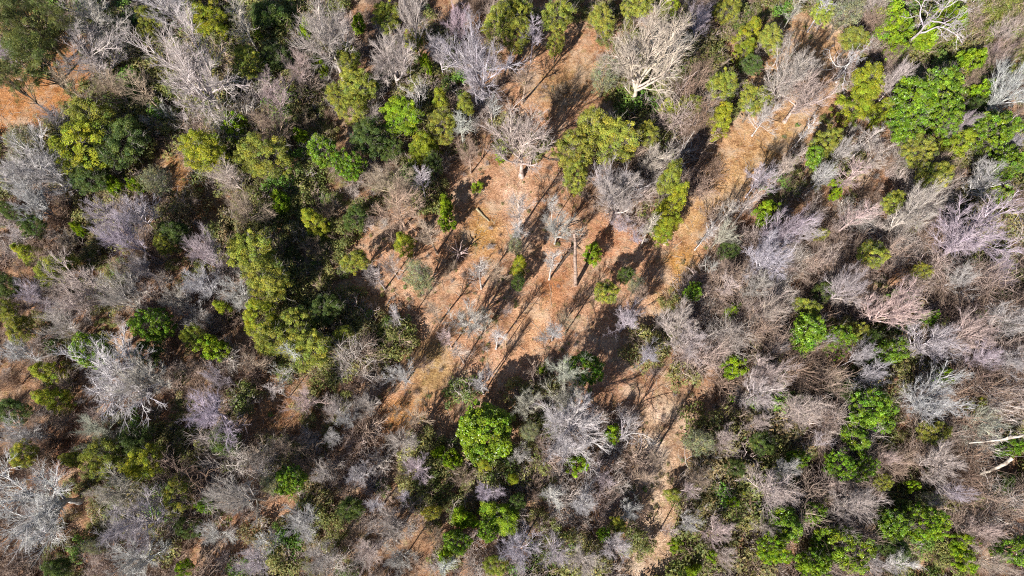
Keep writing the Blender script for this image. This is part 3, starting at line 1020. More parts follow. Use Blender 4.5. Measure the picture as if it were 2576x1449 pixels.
2 1 laurel - 950 1080 270 | left of the glossy twins
2 1 laurel - 1190 1090 220 | right of the glossy twins
2 1 olive - 1330 1060 150 | beside the right glossy twin
2 1 dead silver 1090 1120 150 | bare white limbs between the glossy twins
2 1 laurel - 1540 1200 220 | glossy, below the starry pink tree
2 1 deep - 1420 1100 150 | in the shadow pool left of the lone glossy crown
2 1 fine lilac 1370 1220 210 | left of the lone glossy crown
2 1 fine lilac 1440 1360 280 | below the lone glossy crown
2 1 fine pale 740 1180 140 | small, left below the glossy twins
2 1 spread pink 650 1370 320 | wide fan right of the lower bright dot
2 1 fine lilac 1920 1130 380 | big soft crown with trunk to the left, right side
2 1 spread pink 2210 1040 300 | long curved limb, near the right edge
2 1 spread lilac 2490 950 280 | at the right edge, middle height
2 1 fine silver 2480 1280 270 | right edge, lower middle
2 1 fine lilac 2290 1230 240 | left of the lower middle right-edge tree
2 1 laurel - 1880 950 110 | small, above the big soft crown
2 1 olive - 1810 600 120 | small, under the huge lilac crown's left side
2 1 bright - 1960 1410 160 4 | below the big soft crown
2 1 olive - 1050 320 100 | small, inside the right thicket
2 1 brush tan 1930 740 200 | dark brown, right of the starry pink tree
2 1 brush tan 1850 130 150 | brown, under the leaning white trunk's crown
2 1 slim pink 1350 160 220 | leaning stems left of the long white trunk
0 2 gold - 390 110 190 6 | narrow, left of the great white fan's base
0 2 fine lilac 1580 200 390 11 | dense round dome in the lower left quarter
0 2 fine moss 700 330 260 | under the great white fan
0 2 olive - 540 560 150 | small, left end of the lower left green row
0 2 olive - 780 560 290 | second crown of the lower left green row
0 2 deep - 1030 430 250 | top dark crown of the lower left green row
0 2 gold - 1090 600 270 | right crown of the lower left green row
0 2 olive - 1330 830 280 | round, beneath the lower left green row
0 2 brush tan 1470 610 220 | reddish, right of the lower left green row
0 2 spread silver 250 980 620 11 | giant white fan in the bottom left corner
0 2 fine pale 850 830 380 | right of the giant bottom left fan
0 2 fine lilac 1000 1060 420 | broad, right of the giant bottom left fan, lower
0 2 fine silver 1010 1330 340 | cut by the bottom edge, left quarter
0 2 spread pale 1760 850 330 13 | tall upright fan left of the small sandy gap
0 2 laurel - 2200 720 220 | dark, right of the tall upright fan
0 2 sage - 2070 760 190 | silvery leaves beside the dark broadleaf, lower left
0 2 spread silver 2290 1040 280 | right of the small sandy gap
0 2 fine pale 2400 1310 240 | near the bottom edge, right of the small sandy gap
0 2 fine pale 2420 690 160 | above the tree right of the small sandy gap
0 2 laurel - 1570 920 110 | small, left of the tall upright fan's foot
0 2 sage - 720 1240 120 | small pale one below the giant fan
0 2 bright - 1400 1390 140 3 | lime, cut by the bottom edge
0 2 deep - 430 1380 190 | cut by the bottom edge in the left corner
0 2 fine pink 2290 110 260 | right of the dappled orange soil, upper
0 2 fine pale 2530 190 190 | beside the dark blot left of the lower clearing
0 2 slim silver 2060 40 100 | small white, above the dappled orange soil
0 2 fine silver 2510 400 130 | small hanging one below the dappled soil's right end
0 2 deep - 80 200 220 | left edge beside the narrow golden tree
0 2 olive - 150 520 190 | left edge above the giant fan
0 2 fine silver 110 370 230 | cut by the left edge, lower half
0 2 fine silver 1910 1340 240 | pale wisps on the sandy gap at the bottom
0 2 fine silver 1600 1120 220 | low, left of the small sandy gap
0 2 deep - 1690 440 230 | shadowed, left of the dappled orange soil
0 2 deep - 1400 1090 200 | shadowed, right of the broad lilac tree
0 2 brush tan 300 600 230 | brown, left edge above the giant fan's top
0 2 brush tan 1250 1190 170 | brown, near the bottom edge
1 2 lime - 1090 350 400 | round and brightest, standing alone at the foot of the clearing
1 2 bright - 730 520 100 3 | left of a low pair beside the round bright crown
1 2 bright - 840 570 140 3 | right of a low pair beside the round bright crown
1 2 gold - 1080 610 150 4 | directly below the round bright crown
1 2 fine silver 1740 320 470 13 | densest white dome, right of the round bright crown
1 2 fine moss 1710 90 300 12 | upper extension of the densest white dome
1 2 dead silver 2200 330 360 11 | sprawling white limbs beside the sandy track
1 2 bright - 2040 380 130 4 | between the densest white dome and the sprawling one
1 2 bright - 1790 590 190 3 | peeking out below the densest white dome
1 2 fine silver 1350 550 160 6 | small white star below the round bright crown
1 2 fine silver 130 690 180 7 | small white star in the lower middle-left
1 2 fine pale 460 440 230 8 | soft, left of the round bright crown
1 2 fine silver 2180 960 160 7 | small white star beside the sandy track
1 2 slim silver 260 910 140 | wispy, below the white star of the lower middle-left
1 2 fine lilac 1080 810 190 8 | tuft above the lower green grove
1 2 bright - 920 1020 190 4 | left crown of the lower green grove
1 2 bright - 1220 1000 290 5 | right crown of the lower green grove
1 2 laurel - 1100 1110 180 | bottom crown of the lower green grove
1 2 laurel - 870 1180 200 | dark, below the lower green grove
1 2 deep - 1320 890 140 | small, top right of the lower green grove
1 2 spread pale 370 1070 260 9 | arched limbs, left of the long dark shadow
1 2 fine pink 200 1260 280 | lower left of the arched-limb tree
1 2 fine silver 410 1330 230 | bottom edge, left of the long dark shadow
1 2 fine lilac 1330 1250 300 | bottom middle, below the lower green grove
1 2 fine lilac 1620 1270 230 | bottom, left of the sandy track
1 2 fine pale 1830 1340 250 | bottom edge, beside the sandy track
1 2 fine silver 1820 900 250 9 | soft star left of the track's white star
1 2 slim silver 1600 840 170 | wispy, above left of the bottom lilac trees
1 2 fine pale 1990 720 210 | under the sprawling white limbs
1 2 olive - 2080 1060 130 | small, beside the track's white star
1 2 laurel - 1980 1130 100 | little dark one, left of the track
1 2 fine pale 190 140 190 | above a dark blot, left of the bottom clearing tip
1 2 fine silver 30 260 160 | left of a dark blot, lower middle-left
1 2 deep - 70 930 180 | half bare, under the wispy silvery tree
1 2 olive - 690 960 140 | small, left of the lower green grove
1 2 fine lilac 570 630 200 | brownish haze left of the low bright pair
1 2 slim lilac 470 850 110 | small, right of the wispy silvery tree
1 2 spread pale 1400 130 200 9 | crooked, right above the round bright crown
1 2 slim pink 2490 1110 110 | right of the sandy track near the bottom
1 2 bright - 2530 1220 110 3 | right of the sandy track near the bottom
1 2 olive - 2520 830 130 3 | low, right bank of the sandy track
1 2 gold - 1300 720 110 | small, under the small white star
1 2 sage - 1420 350 140 | between the round bright crown and the white dome
1 2 spread silver 2080 1220 200 9 | leaning over the sandy track's left bank
1 2 slim silver 780 1390 160 | cut by the bottom edge, under the grove
1 2 bright - 780 1300 110 3 | lower left outlier of the lower green grove
1 2 olive - 1160 1360 170 | at the bottom edge below the grove
1 2 brush tan 700 1150 200 | brown, along the long dark shadow
1 2 brush tan 1450 800 200 | brown, right of the tuft above the grove
1 2 brush tan 900 700 220 | dark, between the low bright pair and the grove
2 2 fine pale 600 60 330 | upper left of the lower right quarter, above the brown trees
2 2 fine pink 880 200 390 | wide brown-pink crown right of the track junction
2 2 fine pale 580 280 180 | left of the wide brown-pink crown
2 2 bright - 360 110 80 | tiny, right of the track junction
2 2 fine pink 320 410 240 | rosy, right bank of the sandy track
2 2 deep - 620 450 180 | dark, right of the rosy tree
2 2 laurel - 1440 180 320 | top of the tall glossy chain, lower right
2 2 laurel - 1320 400 220 | middle of the tall glossy chain, lower right
2 2 deep - 1300 60 170 | shaded top left of the tall glossy chain
2 2 dead lilac 1070 430 150 8 | purple-white, left of the tall glossy chain
2 2 laurel - 1190 620 240 | bottom left of the tall glossy chain
2 2 laurel - 1350 640 190 | bottom right of the tall glossy chain
2 2 laurel - 870 560 140 | small, left of the chain's bottom
2 2 fine silver 790 640 190 | left of the chain's bottom, beneath a small glossy one
2 2 fine pale 690 800 380 | sprawling, below the rosy tree
2 2 spread silver 1880 120 400 | white fan pointing down right, right of the glossy chain
2 2 fine pale 1960 600 330 | largest near the slanting white log
2 2 fine lilac 2050 830 240 | below the largest near the slanting white log
2 2 fine pink 1560 560 190 | brown-pink, right of the glossy chain
2 2 bright - 2200 880 140 3 | upper of two at the lower right edge
2 2 bright - 2400 930 120 2 | lower of two at the lower right edge
2 2 laurel - 2480 470 160 | right edge above the slanting white log
2 2 laurel - 790 1040 240 | left end of the big bottom grove
2 2 laurel - 980 970 190 | top left of the big bottom grove
2 2 lime - 1200 1220 370 | centre of the big bottom grove
2 2 lime - 690 1250 230 | lower left of the big bottom grove
2 2 lime - 1000 1360 240 | bottom edge of the big bottom grove
2 2 laurel - 1560 1050 210 | right half of the big bottom grove, left
2 2 lime - 1850 1060 300 | right end of the big bottom grove
2 2 deep - 1700 950 180 | dark, between the right crowns of the big bottom grove
2 2 deep - 1620 1240 260 | dark, underside of the big bottom grove
2 2 fine pale 1330 900 390 11 | wide, right above the big bottom grove
2 2 fine pink 280 1110 230 | rosy, low right of the sandy track
2 2 fine pink 640 1090 160 | small rosy, left of the big bottom grove
2 2 fine silver 60 1050 170 | right bank of the track near the bottom
2 2 gold - 430 825 60 | tiny yellow dot under the sprawling tree
2 2 bright - 370 880 90 | tiny, beside the yellow dot
2 2 bright - 200 1280 110 2 | near the bottom, left of the big grove
2 2 bright - 80 1410 110 2 | bottom edge right of the track
2 2 laurel - 2530 1250 270 | bottom right corner, bluish
2 2 bright - 2110 1200 160 3 | upper of two right of the big bottom grove
2 2 bright - 2120 1330 150 3 | lower of two right of the big bottom grove
2 2 fine pink 330 1290 190 | near the bottom, beside small bright shrub
2 2 fine silver 1450 1360 220 | bottom edge, right of the big grove's centre
2 2 slim silver 1660 1350 180 | bottom edge, beneath the grove's dark underside
2 2 fine pink 2300 1110 260 | right of the big bottom grove's right end
2 2 fine pink 2350 1350 220 | bottom edge near the right corner
2 2 olive - 1520 740 120 | small, above the dark gap of the big grove
2 2 bright - 1700 760 120 3 | small, above the right end of the big grove
2 2 fine moss 2260 300 270 | right edge, above the long white trunk
2 2 olive - 2220 190 180 | right edge, above the mossy grey tree
2 2 olive - 1900 370 200 | under the down-pointing white fan
2 2 sage - 130 430 210 | right bank of the sandy track, upper
2 2 fine tan 130 720 200 | right bank of the sandy track, middle
2 2 deep - 400 620 180 | between the rosy tree and the sprawling tree
2 2 sage - 1870 860 140 | small, touching the lilac crown near the log
2 2 brush tan 900 850 150 | brown, above the grove's top left
2 2 deep - 2400 780 220 | shadowed, right edge below the slanting log
1 1 slim silver 1330 290 140 | hazy, above the three stacked crowns
1 1 slim pale 1340 110 200 | hazy wisps over the bright centre of the clearing
1 1 brush tan 790 560 190 | dark tangle under the shattered stump
1 1 slim pink 880 1200 150 | right of the pinkish haze, lower clearing
1 1 brush lilac 2240 330 160 | pale twigs right of the smooth white trunk
1 1 brush tan 600 1280 190 | at the lower left edge of the clearing
1 1 slim tan 640 300 170 | casting thin shadows between the dense dome and the round golden tree
1 1 fine tan 2250 790 170 | brown, below the crown with the crisp shadow
1 1 slim tan 1700 980 150 | beside the long pole shadow, lower clearing
1 1 slim pale 250 620 150 | at the clearing's left bay
1 1 slim tan 700 900 160 | thin, at the end of the long dark shadow
1 1 slim silver 1180 1080 130 | faint, between the small ghostly tree and the yellowish pole
1 1 fine lilac 2330 1230 200 | at the clearing's lower right, above twin shadow streaks
1 1 slim pink 2330 250 140 | left of the golden pair at the clearing's rim
1 2 slim tan 560 250 190 | dark, over the bottom tip of the clearing
1 2 brush tan 400 210 140 | on the orange litter at the clearing's bottom tip
1 0 slim tan 1390 560 200 | casting forked shadows on the upper clearing
1 0 fine tan 980 1150 210 | brown, over the top left rim of the main clearing
1 0 brush tan 1620 700 150 | low, in the middle of the upper clearing
0 0 slim tan 480 600 150 | thin, over the right end of the orange soil patch
0 0 pine - 60 250 300 | at the left edge beside the orange soil patch
0 0 pine - 20 560 200 | over the left end of the orange soil patch
0 0 fine lilac 20 380 160 | cut by the left edge between two pines
0 2 fine tan 2130 480 200 | brown, on the dappled orange soil
0 2 slim tan 1960 520 180 | dark thin one on the dappled orange soil
0 2 slim silver 2000 1180 170 | thin, over the small sandy gap
0 1 slim tan 1900 1290 170 | thin, over the small path below the golden strip
1 2 slim tan 2400 560 160 | casting a long streak across the sandy track
1 2 slim tan 2290 700 150 | dark thin one beside the sandy track
2 2 slim pink 60 800 150 | thin, right bank of the sandy track
2 0 dead pale 780 300 200 | limbs over the small sand patch at the top
'''
seen = set()
for line in TREES.strip().splitlines():
    if line.startswith('#'):
        continue
    a, where = line.split('|')
    a = a.split()
    c_, r_, kind, tone = int(a[0]), int(a[1]), a[2], a[3]
    x, y, w = float(a[4]), float(a[5]), float(a[6])
    h = float(a[7]) if len(a) > 7 and a[7] != '@' else None
    px, py = tile(c_, r_, x, y)
    o = place_tree(kind, tone, px, py, w, h, '@' in a, where.strip(), w)
    if o['label'] in seen or len(o['label'].split()) > 16:
        print('LABEL', len(o['label'].split()), o['label'])
    seen.add(o['label'])


# ------------------------------------------------------------------ single things in the clearing
def single(name, label, cat, loc, parts, group=None, rot=(0, 0, 0)):
    root = bpy.data.objects.new(name, None)
    root.empty_display_size = 0.3
    root.location = loc
    root.rotation_euler = rot
    root['label'], root['category'] = label, cat
    if group:
        root['group'] = group
    COL.objects.link(root)
    for pn, me, colr in parts:
        o = bpy.data.objects.new(pn, me)
        o.parent = root
        o.color = (*colr, 1)
        COL.objects.link(o)
    return root


def disc_cap(centre, direction, r, n=12):
    """log end as four-sided slices round the axis"""
    d = np.array(direction) / np.linalg.norm(direction)
    u = unit(np.cross(d, [0.1, 0.2, 0.97]))
    v = np.cross(d, u)
    a = np.linspace(0, 2 * math.pi, n, endpoint=False)
    ring = centre + (np.cos(a)[:, None] * u + np.sin(a)[:, None] * v) * r
    vv = np.concatenate([ring, [centre + d * 0.01]])
    q = np.array([[i, i + 1, (i + 2) % n, n] for i in range(0, n, 2)])
    return vv, q


def log_mesh(P, R, mat=None):
    P = np.array(P, float)[None]
    R = np.array(R, float)[None]
    v, q = tubes(P, R, 10)
    v += np.random.default_rng(5).normal(0, 0.012, v.shape)
    bark = mesh_from('bark', [(v, q, None, 0)], [M_BARK])
    c1 = disc_cap(P[0, 0], P[0, 0] - P[0, 1], R[0, 0] * 0.98)
    c2 = disc_cap(P[0, -1], P[0, -1] - P[0, -2], R[0, -1] * 0.98)
    ends = mesh_from('cut_end', [(c1[0], c1[1], None, 0), (c2[0], c2[1], None, 0)], [M_BARK], smooth=False)
    return bark, ends


def fallen(name, label, p0, p1, r0, r1, colr, bend=0.0, z0=None, z1=None, group='fallen wood', cat='log', sub=0):
    A, B = at(*p0, z0 or 0), at(*p1, z1 or 0)
    A[2] = gh(A[0], A[1]) + (z0 if z0 is not None else r0 * 0.7)
    B[2] = gh(B[0], B[1]) + (z1 if z1 is not None else r1 * 0.7)
    t = np.linspace(0, 1, 9)[:, None]
    P = A * (1 - t) + B * t
    side = np.array([-(B - A)[1], (B - A)[0], 0])
    P = P + side * bend * (t * (1 - t)) * 4 + np.random.default_rng(int(p0[0])).normal(0, 0.03, P.shape)
    loc = P[0].copy()
    Pl = P - loc
    R = np.linspace(r0, r1, 9)
    bark, ends = log_mesh(Pl, R)
    parts = [('bark', bark, colr), ('cut_end', ends, (0.52, 0.38, 0.26))]
    if sub:
        g = np.random.default_rng(int(p0[0]) + 1)
        L = grow(Pl[None], R[None], sub, 6, 0.35, 1.0, 0.8, 0.28, r1 * 0.9, up=0.3, wob=0.5, g=g)
        L2 = grow(*L, 5, 4, 0.2, 1.0, 0.7, 0.5, 0.02, up=0.2, wob=0.5, g=g)
        L3 = grow(*L2, 4, 3, 0.2, 1.0, 0.7, 0.5, 0.012, up=0.1, wob=0.5, g=g)
        ch = []
        for (PP, RR), s in ((L, 6), (L2, 4), (L3, 3)):
            vv, qq = tubes(PP, RR, s)
            ch.append((vv, qq, None, 0))
        parts.append(('branches', mesh_from('branches', ch, [M_BARK]), colr))
    return single(name, label, cat, loc, parts, group)


def T(c, r, x, y):
    return tile(c, r, x, y)


fallen('fallen_log', 'short pale log with cut white end on the leaf litter of the main clearing', T(1, 1, 1020, 128), T(1, 1, 1112, 222), 0.14, 0.10, (0.3, 0.26, 0.17))
fallen('fallen_log', 'pinkish cut log under the golden pair on the clearing\'s right rim', T(1, 1, 2438, 398), T(1, 1, 2478, 318), 0.2, 0.16, (0.48, 0.38, 0.34))
fallen('fallen_log', 'thick slanting white log leaning above brown brush near the lower right edge', T(2, 2, 2240, 680), T(2, 2, 2490, 560), 0.13, 0.2, (0.44, 0.38, 0.32), bend=-0.05, z0=5.0, z1=7.0)  # limb of a leaning dead tree, raised clear of the ground
fallen('fallen_tree', 'long thin white trunk leaning high towards the lower right edge with branches', T(2, 2, 2160, 447), T(2, 2, 2600, 380), 0.06, 0.13, (0.46, 0.41, 0.36), bend=-0.03, z0=7.5, z1=11.0, sub=6)  # trunk of a leaning dead tree, held high over the brush
fallen('fallen_branch', 'dark arched branch beside the lone white-trunk tree with root-like twigs', T(1, 0, 1500, 1165), T(1, 0, 1645, 1190), 0.05, 0.09, (0.12, 0.09, 0.07), bend=-0.18, z0=0.1, z1=0.1, sub=7)
fallen('fallen_branch', 'dark broken branch below the mossy soil at the clearing\'s lower right', T(1, 1, 2290, 875), T(1, 1, 2385, 820), 0.03, 0.07, (0.14, 0.1, 0.07), bend=0.05, sub=4)
fallen('fallen_branch', 'twisted blackened branch lying at the left foot of the ghostly stump', T(1, 1, 720, 655), T(1, 1, 870, 470), 0.05, 0.09, (0.07, 0.055, 0.05), bend=0.04, z0=0.1, z1=0.7, sub=6)
fallen('fallen_tree', 'long dark fallen trunk crossing the foot of the standing dead trunk', T(1, 1, 1612, 605), T(1, 1, 1800, 350), 0.07, 0.15, (0.085, 0.065, 0.055), bend=0.01, z0=0.1, z1=1.0, sub=5)
fallen('fallen_log', 'small brown log in the tree shadows left of the clearing', T(1, 1, 330, 865), T(1, 1, 375, 800), 0.06, 0.08, (0.3, 0.24, 0.2))
fallen('fallen_log', 'pale stick-like log beside the tiniest green tuft, left clearing', T(1, 1, 470, 975), T(1, 1, 545, 935), 0.05, 0.07, (0.45, 0.38, 0.28))
fallen('fallen_log', 'weathered log leaning at the rim of the black shadow pool', T(1, 0, 325, 985), T(1, 0, 490, 1115), 0.12, 0.06, (0.3, 0.27, 0.23), z0=2.5, z1=0.6, sub=4)

# the standing dead trunk, and the thin pole
rng = np.random.default_rng(21)
A = at(*T(1, 1, 1768, 700))
P, R = stem(16.5, 0.25, K=14, lean=0.0, wob=0.02)
P[0, :, 0] -= np.linspace(0, 1, 14) * 1.4
R[0] = np.linspace(0.24, 0.10, 14)
v, q = tubes(P, R, 12)
v += rng.normal(0, 0.012, v.shape)
cap = disc_cap(P[0, -1], P[0, -1] - P[0, -2], 0.12)
ch = []
L = grow(P, R, 9, 6, 0.62, 1.0, 1.0, 0.13, 0.05, up=0.1, wob=0.6)
L2 = grow(*L, 4, 4, 0.3, 1.0, 0.7, 0.5, 0.02, up=0.1, wob=0.6)
for (PP, RR), s in ((L, 5), (L2, 3)):
    vv, qq = tubes(PP, RR, s)
    ch.append((vv, qq, None, 0))
single('dead_snag', 'tall standing dead trunk stripped of its crown, right of the clearing\'s middle', 'dead tree', (A[0], A[1], gh(A[0], A[1])),
       [('trunk', mesh_from('trunk', [(v, q, None, 0), (cap[0], cap[1], None, 0)], [M_BARK]), (0.38, 0.28, 0.23)),
        ('branch_stubs', mesh_from('stubs', ch, [M_BARK]), (0.2, 0.14, 0.11))])
A = at(*T(1, 1, 1243, 1160))
P, R = stem(6.2, 0.06, K=10, lean=0.0, wob=0.02)
P[0, :, 0] -= np.linspace(0, 1, 10) * 0.1
v, q = tubes(P, R, 8)
L = grow(P, R, 9, 5, 0.75, 1.0, 0.5, 0.25, 0.02, up=0.5, wob=0.5)
L2 = grow(*L, 5, 3, 0.2, 1.0, 0.5, 0.5, 0.012, up=0.5, wob=0.5)
ch = []
for (PP, RR), s in ((L, 4), (L2, 3)):
    vv, qq = tubes(PP, RR, s)
    ch.append((vv, qq, None, 0))
single('dead_sapling', 'thin yellowish pole with a few top twigs, lower middle of the clearing', 'dead tree', (A[0], A[1], gh(A[0], A[1])),
       [('trunk', mesh_from('trunk', [(v, q, None, 0)], [M_BARK]), (0.5, 0.36, 0.22)), ('crown', mesh_from('crown', ch, [M_BARK]), (0.34, 0.24, 0.18))])

# the shattered stump: splinters leaning out of a broken stem over dark debris
A = at(*T(1, 1, 900, 500))
g = np.random.default_rng(31)
P, R = stem(2.6, 0.3, K=7, lean=0.05, wob=0.05)
v, q = tubes(P, R * 1.1, 10)
n = 16
a = g.uniform(0, 6.28, n)
ln = g.uniform(0.4, 1.7, n)
el = g.uniform(-0.1, 0.9, n)
st = np.stack([np.cos(a) * 0.15, np.sin(a) * 0.15, g.uniform(0.6, 2.6, n)], 1)
en = st + np.stack([np.cos(a) * np.cos(el), np.sin(a) * np.cos(el), np.sin(el) * 0.6], 1) * ln[:, None]
t = np.linspace(0, 1, 4)[None, :, None]
SP = st[:, None] * (1 - t) + en[:, None] * t + g.normal(0, 0.05, (n, 4, 3))
SR = np.linspace(1, 0.15, 4)[None] * g.uniform(0.03, 0.09, n)[:, None]
sv, sq = tubes(SP, SR, 4)
single('shattered_stump', 'shattered dark stump bristling with pale pink splinters in the clearing', 'stump', (A[0], A[1], gh(A[0], A[1])),
       [('stump', mesh_from('stump', [(v, q, None, 0)], [M_BARK]), (0.12, 0.09, 0.08)),
        ('splinters', mesh_from('splinters', [(sv, sq, grey_tint(n, g, 0.3).repeat(16, axis=0), 0)], [M_BARK]), (0.42, 0.31, 0.29))])

# the palmetto: a short stem and ten fan-shaped fronds, each a fan of narrow blades
A = at(*T(2, 0, 1640, 1330))
P, R = stem(0.9, 0.12, K=5, lean=0, wob=0.02)
tv, tq = tubes(P, R, 8)
fronds = []
g = np.random.default_rng(41)
for i in range(11):
    az = i * 2.4
    tilt_ = 0.2 + 0.75 * (i / 11)
    d = np.array([math.cos(az) * math.sin(0.5 + tilt_), math.sin(az) * math.sin(0.5 + tilt_), math.cos(0.5 + tilt_)])
    b = np.array([0, 0, 0.75])
    tip = b + d * 0.75
    side = unit(np.cross(d, [0, 0, 1.0]))
    upv = np.cross(side, d)
    pv, pq = tubes(np.stack([b, b * 0.5 + tip * 0.5, tip])[None], np.array([[0.018, 0.014, 0.01]]), 4)
    vv, qq = [pv], [pq]
    off = len(pv)
    for k in range(15):
        an = (k - 7) / 7 * 1.45
        dd = unit(d * math.cos(an) + side * math.sin(an))
        wv = unit(np.cross(dd, upv)) * 0.035
        droop = np.array([0, 0, -0.16])
        L_ = 0.8 * (1 - 0.25 * abs(an) / 1.45)
        vv.append(np.array([tip - wv * 0.5, tip + wv * 0.5, tip + dd * L_ * 0.6 + wv, tip + dd * L_ * 0.6 - wv]))
        qq.append(np.array([[0, 1, 2, 3]]) + off)
        vv.append(np.array([tip + dd * L_ * 0.6 - wv, tip + dd * L_ * 0.6 + wv, tip + dd * L_ + droop + wv * 0.1, tip + dd * L_ + droop - wv * 0.1]))
        qq.append(np.array([[0, 1, 2, 3]]) + off + 4)
        off += 8
    fronds.append(('frond', mesh_from('frond', [(np.concatenate(vv), np.concatenate(qq), None, 0)], [M_LEAF], smooth=False), (0.15, 0.22, 0.05)))
single('palmetto', 'small palmetto with fan-shaped fronds in the brush of the upper right', 'palmetto', (A[0], A[1], gh(A[0], A[1])),
       [('trunk', mesh_from('trunk', [(tv, tq, None, 0)], [M_GBARK]), (0.1, 0.08, 0.06))] + fronds)


# ------------------------------------------------------------------ undergrowth: uncountable low brush filling the forest floor
def brush_mesh(seed, W=2.2, Hh=1.6, n=13, dense=1.0):
    g = np.random.default_rng(seed)
    a = g.uniform(0, 6.28, n)
    o = g.uniform(0.1, 1, n) * W / 2
    K = 6
    t = np.linspace(0, 1, K)
    P = np.zeros((n, K, 3))
    hh = Hh * g.uniform(0.5, 1, n) * (1 - 0.4 * o / W)
    P[:, :, 0] = np.cos(a)[:, None] * o[:, None] * t[None] ** 0.9
    P[:, :, 1] = np.sin(a)[:, None] * o[:, None] * t[None] ** 0.9
    P[:, :, 2] = hh[:, None] * t[None]
    P += g.normal(0, 0.06, P.shape)
    P[:, 0, 2] = -0.05
    R = np.linspace(0.028, 0.012, K)[None] * np.ones((n, 1))
    ch = []
    L1 = grow(P, R, int(8 * dense), 4, 0.2, 1.0, 0.7, 0.5, 0.018, up=0.3, wob=0.5, g=g)
    L2 = grow(*L1, 5, 3, 0.1, 1.0, 0.6, 0.6, 0.013, up=0.2, wob=0.5, g=g)
    for (PP, RR), s in (((P, R), 3), (L1, 3), (L2, 3)):
        v, q = tubes(PP, RR, s)
        ch.append((v, q, np.repeat(grey_tint(len(PP), g, 0.2), PP.shape[1] * s, axis=0), 0))
    return ch


def leafy_low(seed, W=2.2, Hh=1.7, nc=16, nl=70, ls=0.075):
    g = np.random.default_rng(seed)
    a = g.uniform(0, 6.28, nc)
    o = g.uniform(0, 1, nc) ** 0.6 * W / 2
    cen = np.stack([np.cos(a) * o, np.sin(a) * o, Hh * g.uniform(0.3, 0.85, nc) * (1 - 0.5 * (2 * o / W) ** 2)], 1)
    idx = np.repeat(np.arange(nc), nl)
    d = unit(g.normal(size=(len(idx), 3)))
    C = cen[idx] + d * (g.uniform(0.2, 1, len(idx)) ** 0.5 * 0.36)[:, None]
    C[:, 2] = np.abs(C[:, 2])
    nrm = unit(d + np.array([0, 0, 1.0]) + g.normal(size=(len(idx), 3)) * 0.6)
    lt = (1 + g.normal(0, 0.2, nc))[idx] * (1 + g.normal(0, 0.22, len(idx)))
    tint = np.clip(np.stack([lt * (1 + g.normal(0, 0.12, len(idx))), lt, lt], 1), 0.3, 2)
    v, q, t = leaves(C, nrm, ls, 0.45, g, tint)
    return [(v, q, t, 1)]


M_BR1 = bark_material('brush_twigs', False, vary=[(0.0, (0.24, 0.16, 0.115)), (0.25, (0.40, 0.31, 0.26)), (0.5, (0.25, 0.165, 0.12)), (0.75, (0.44, 0.35, 0.32)), (1.0, (0.44, 0.40, 0.37))], bump=False)
M_LOW = leaf_material('low_leaves', (0.1, 0.1, 0.03), 0.55, 0.28,
                      vary=[(0.0, (0.18, 0.195, 0.05)), (0.35, (0.24, 0.22, 0.075)), (0.6, (0.13, 0.155, 0.035)), (0.8, (0.24, 0.18, 0.09)), (0.93, (0.12, 0.2, 0.03)), (1.0, (0.13, 0.25, 0.03))])


def kit(prefix, chunks_list):
    obs = []
    for ch in chunks_list:
        me = mesh_from(prefix, ch, [M_BR1, M_LOW], smooth=False)
        obs.append(me)
    return obs


brushes = kit('brush_sprig', [brush_mesh(500 + i, dense=1.1) for i in range(5)])
talls = kit('tall_sprig', [brush_mesh(520 + i, W=3.0, Hh=3.6, n=11, dense=1.5) for i in range(4)])
lows = kit('low_bush', [leafy_low(600 + i) + [c for c in brush_mesh(650 + i, n=7, dense=0.7)] for i in range(5)])


def scatter(name, meshes, pts, rots, scl):
    """one object: its vertices carry the plants through geometry nodes"""
    me = bpy.data.meshes.new(name)
    me.vertices.add(len(pts))
    me.vertices.foreach_set('co', np.array(pts, dtype=np.float32).ravel())
    for an, dat in (('rot', rots), ('scl', scl)):
        at_ = me.attributes.new(an, 'FLOAT', 'POINT')
        at_.data.foreach_set('value', np.array(dat, dtype=np.float32))
    ob = bpy.data.objects.new(name, me)
    ob['kind'] = 'stuff'
    COL.objects.link(ob)
    pc = bpy.data.collections.new(name + '_sprigs')
    for m_ in meshes:
        pc.objects.link(bpy.data.objects.new(m_.name, m_))
    ng = bpy.data.node_groups.new(name, 'GeometryNodeTree')
    ng.interface.new_socket(name='Geometry', in_out='INPUT', socket_type='NodeSocketGeometry')
    ng.interface.new_socket(name='Geometry', in_out='OUTPUT', socket_type='NodeSocketGeometry')
    N = ng.nodes
    gi_, go_ = N.new('NodeGroupInput'), N.new('NodeGroupOutput')
    ip = N.new('GeometryNodeInstanceOnPoints')
    ci = N.new('GeometryNodeCollectionInfo')
    ci.inputs['Collection'].default_value = pc
    ci.inputs['Separate Children'].default_value = True
    ci.inputs['Reset Children'].default_value = True
    ip.inputs['Pick Instance'].default_value = True
    ra = N.new('GeometryNodeInputNamedAttribute')
    ra.data_type = 'FLOAT'
    ra.inputs['Name'].default_value = 'rot'
    sa = N.new('GeometryNodeInputNamedAttribute')
    sa.data_type = 'FLOAT'
    sa.inputs['Name'].default_value = 'scl'
    cx = N.new('ShaderNodeCombineXYZ')
    ng.links.new(ra.outputs['Attribute'], cx.inputs[2])
    e2r = N.new('FunctionNodeEulerToRotation')
    ng.links.new(cx.outputs[0], e2r.inputs[0])
    ng.links.new(gi_.outputs[0], ip.inputs['Points'])
    ng.links.new(ci.outputs[0], ip.inputs['Instance'])
    ng.links.new(e2r.outputs[0], ip.inputs['Rotation'])
    ng.links.new(sa.outputs['Attribute'], ip.inputs['Scale'])
    ng.links.new(ip.outputs[0], go_.inputs[0])
    md = ob.modifiers.new('scatter', 'NODES')
    md.node_group = ng
    return ob


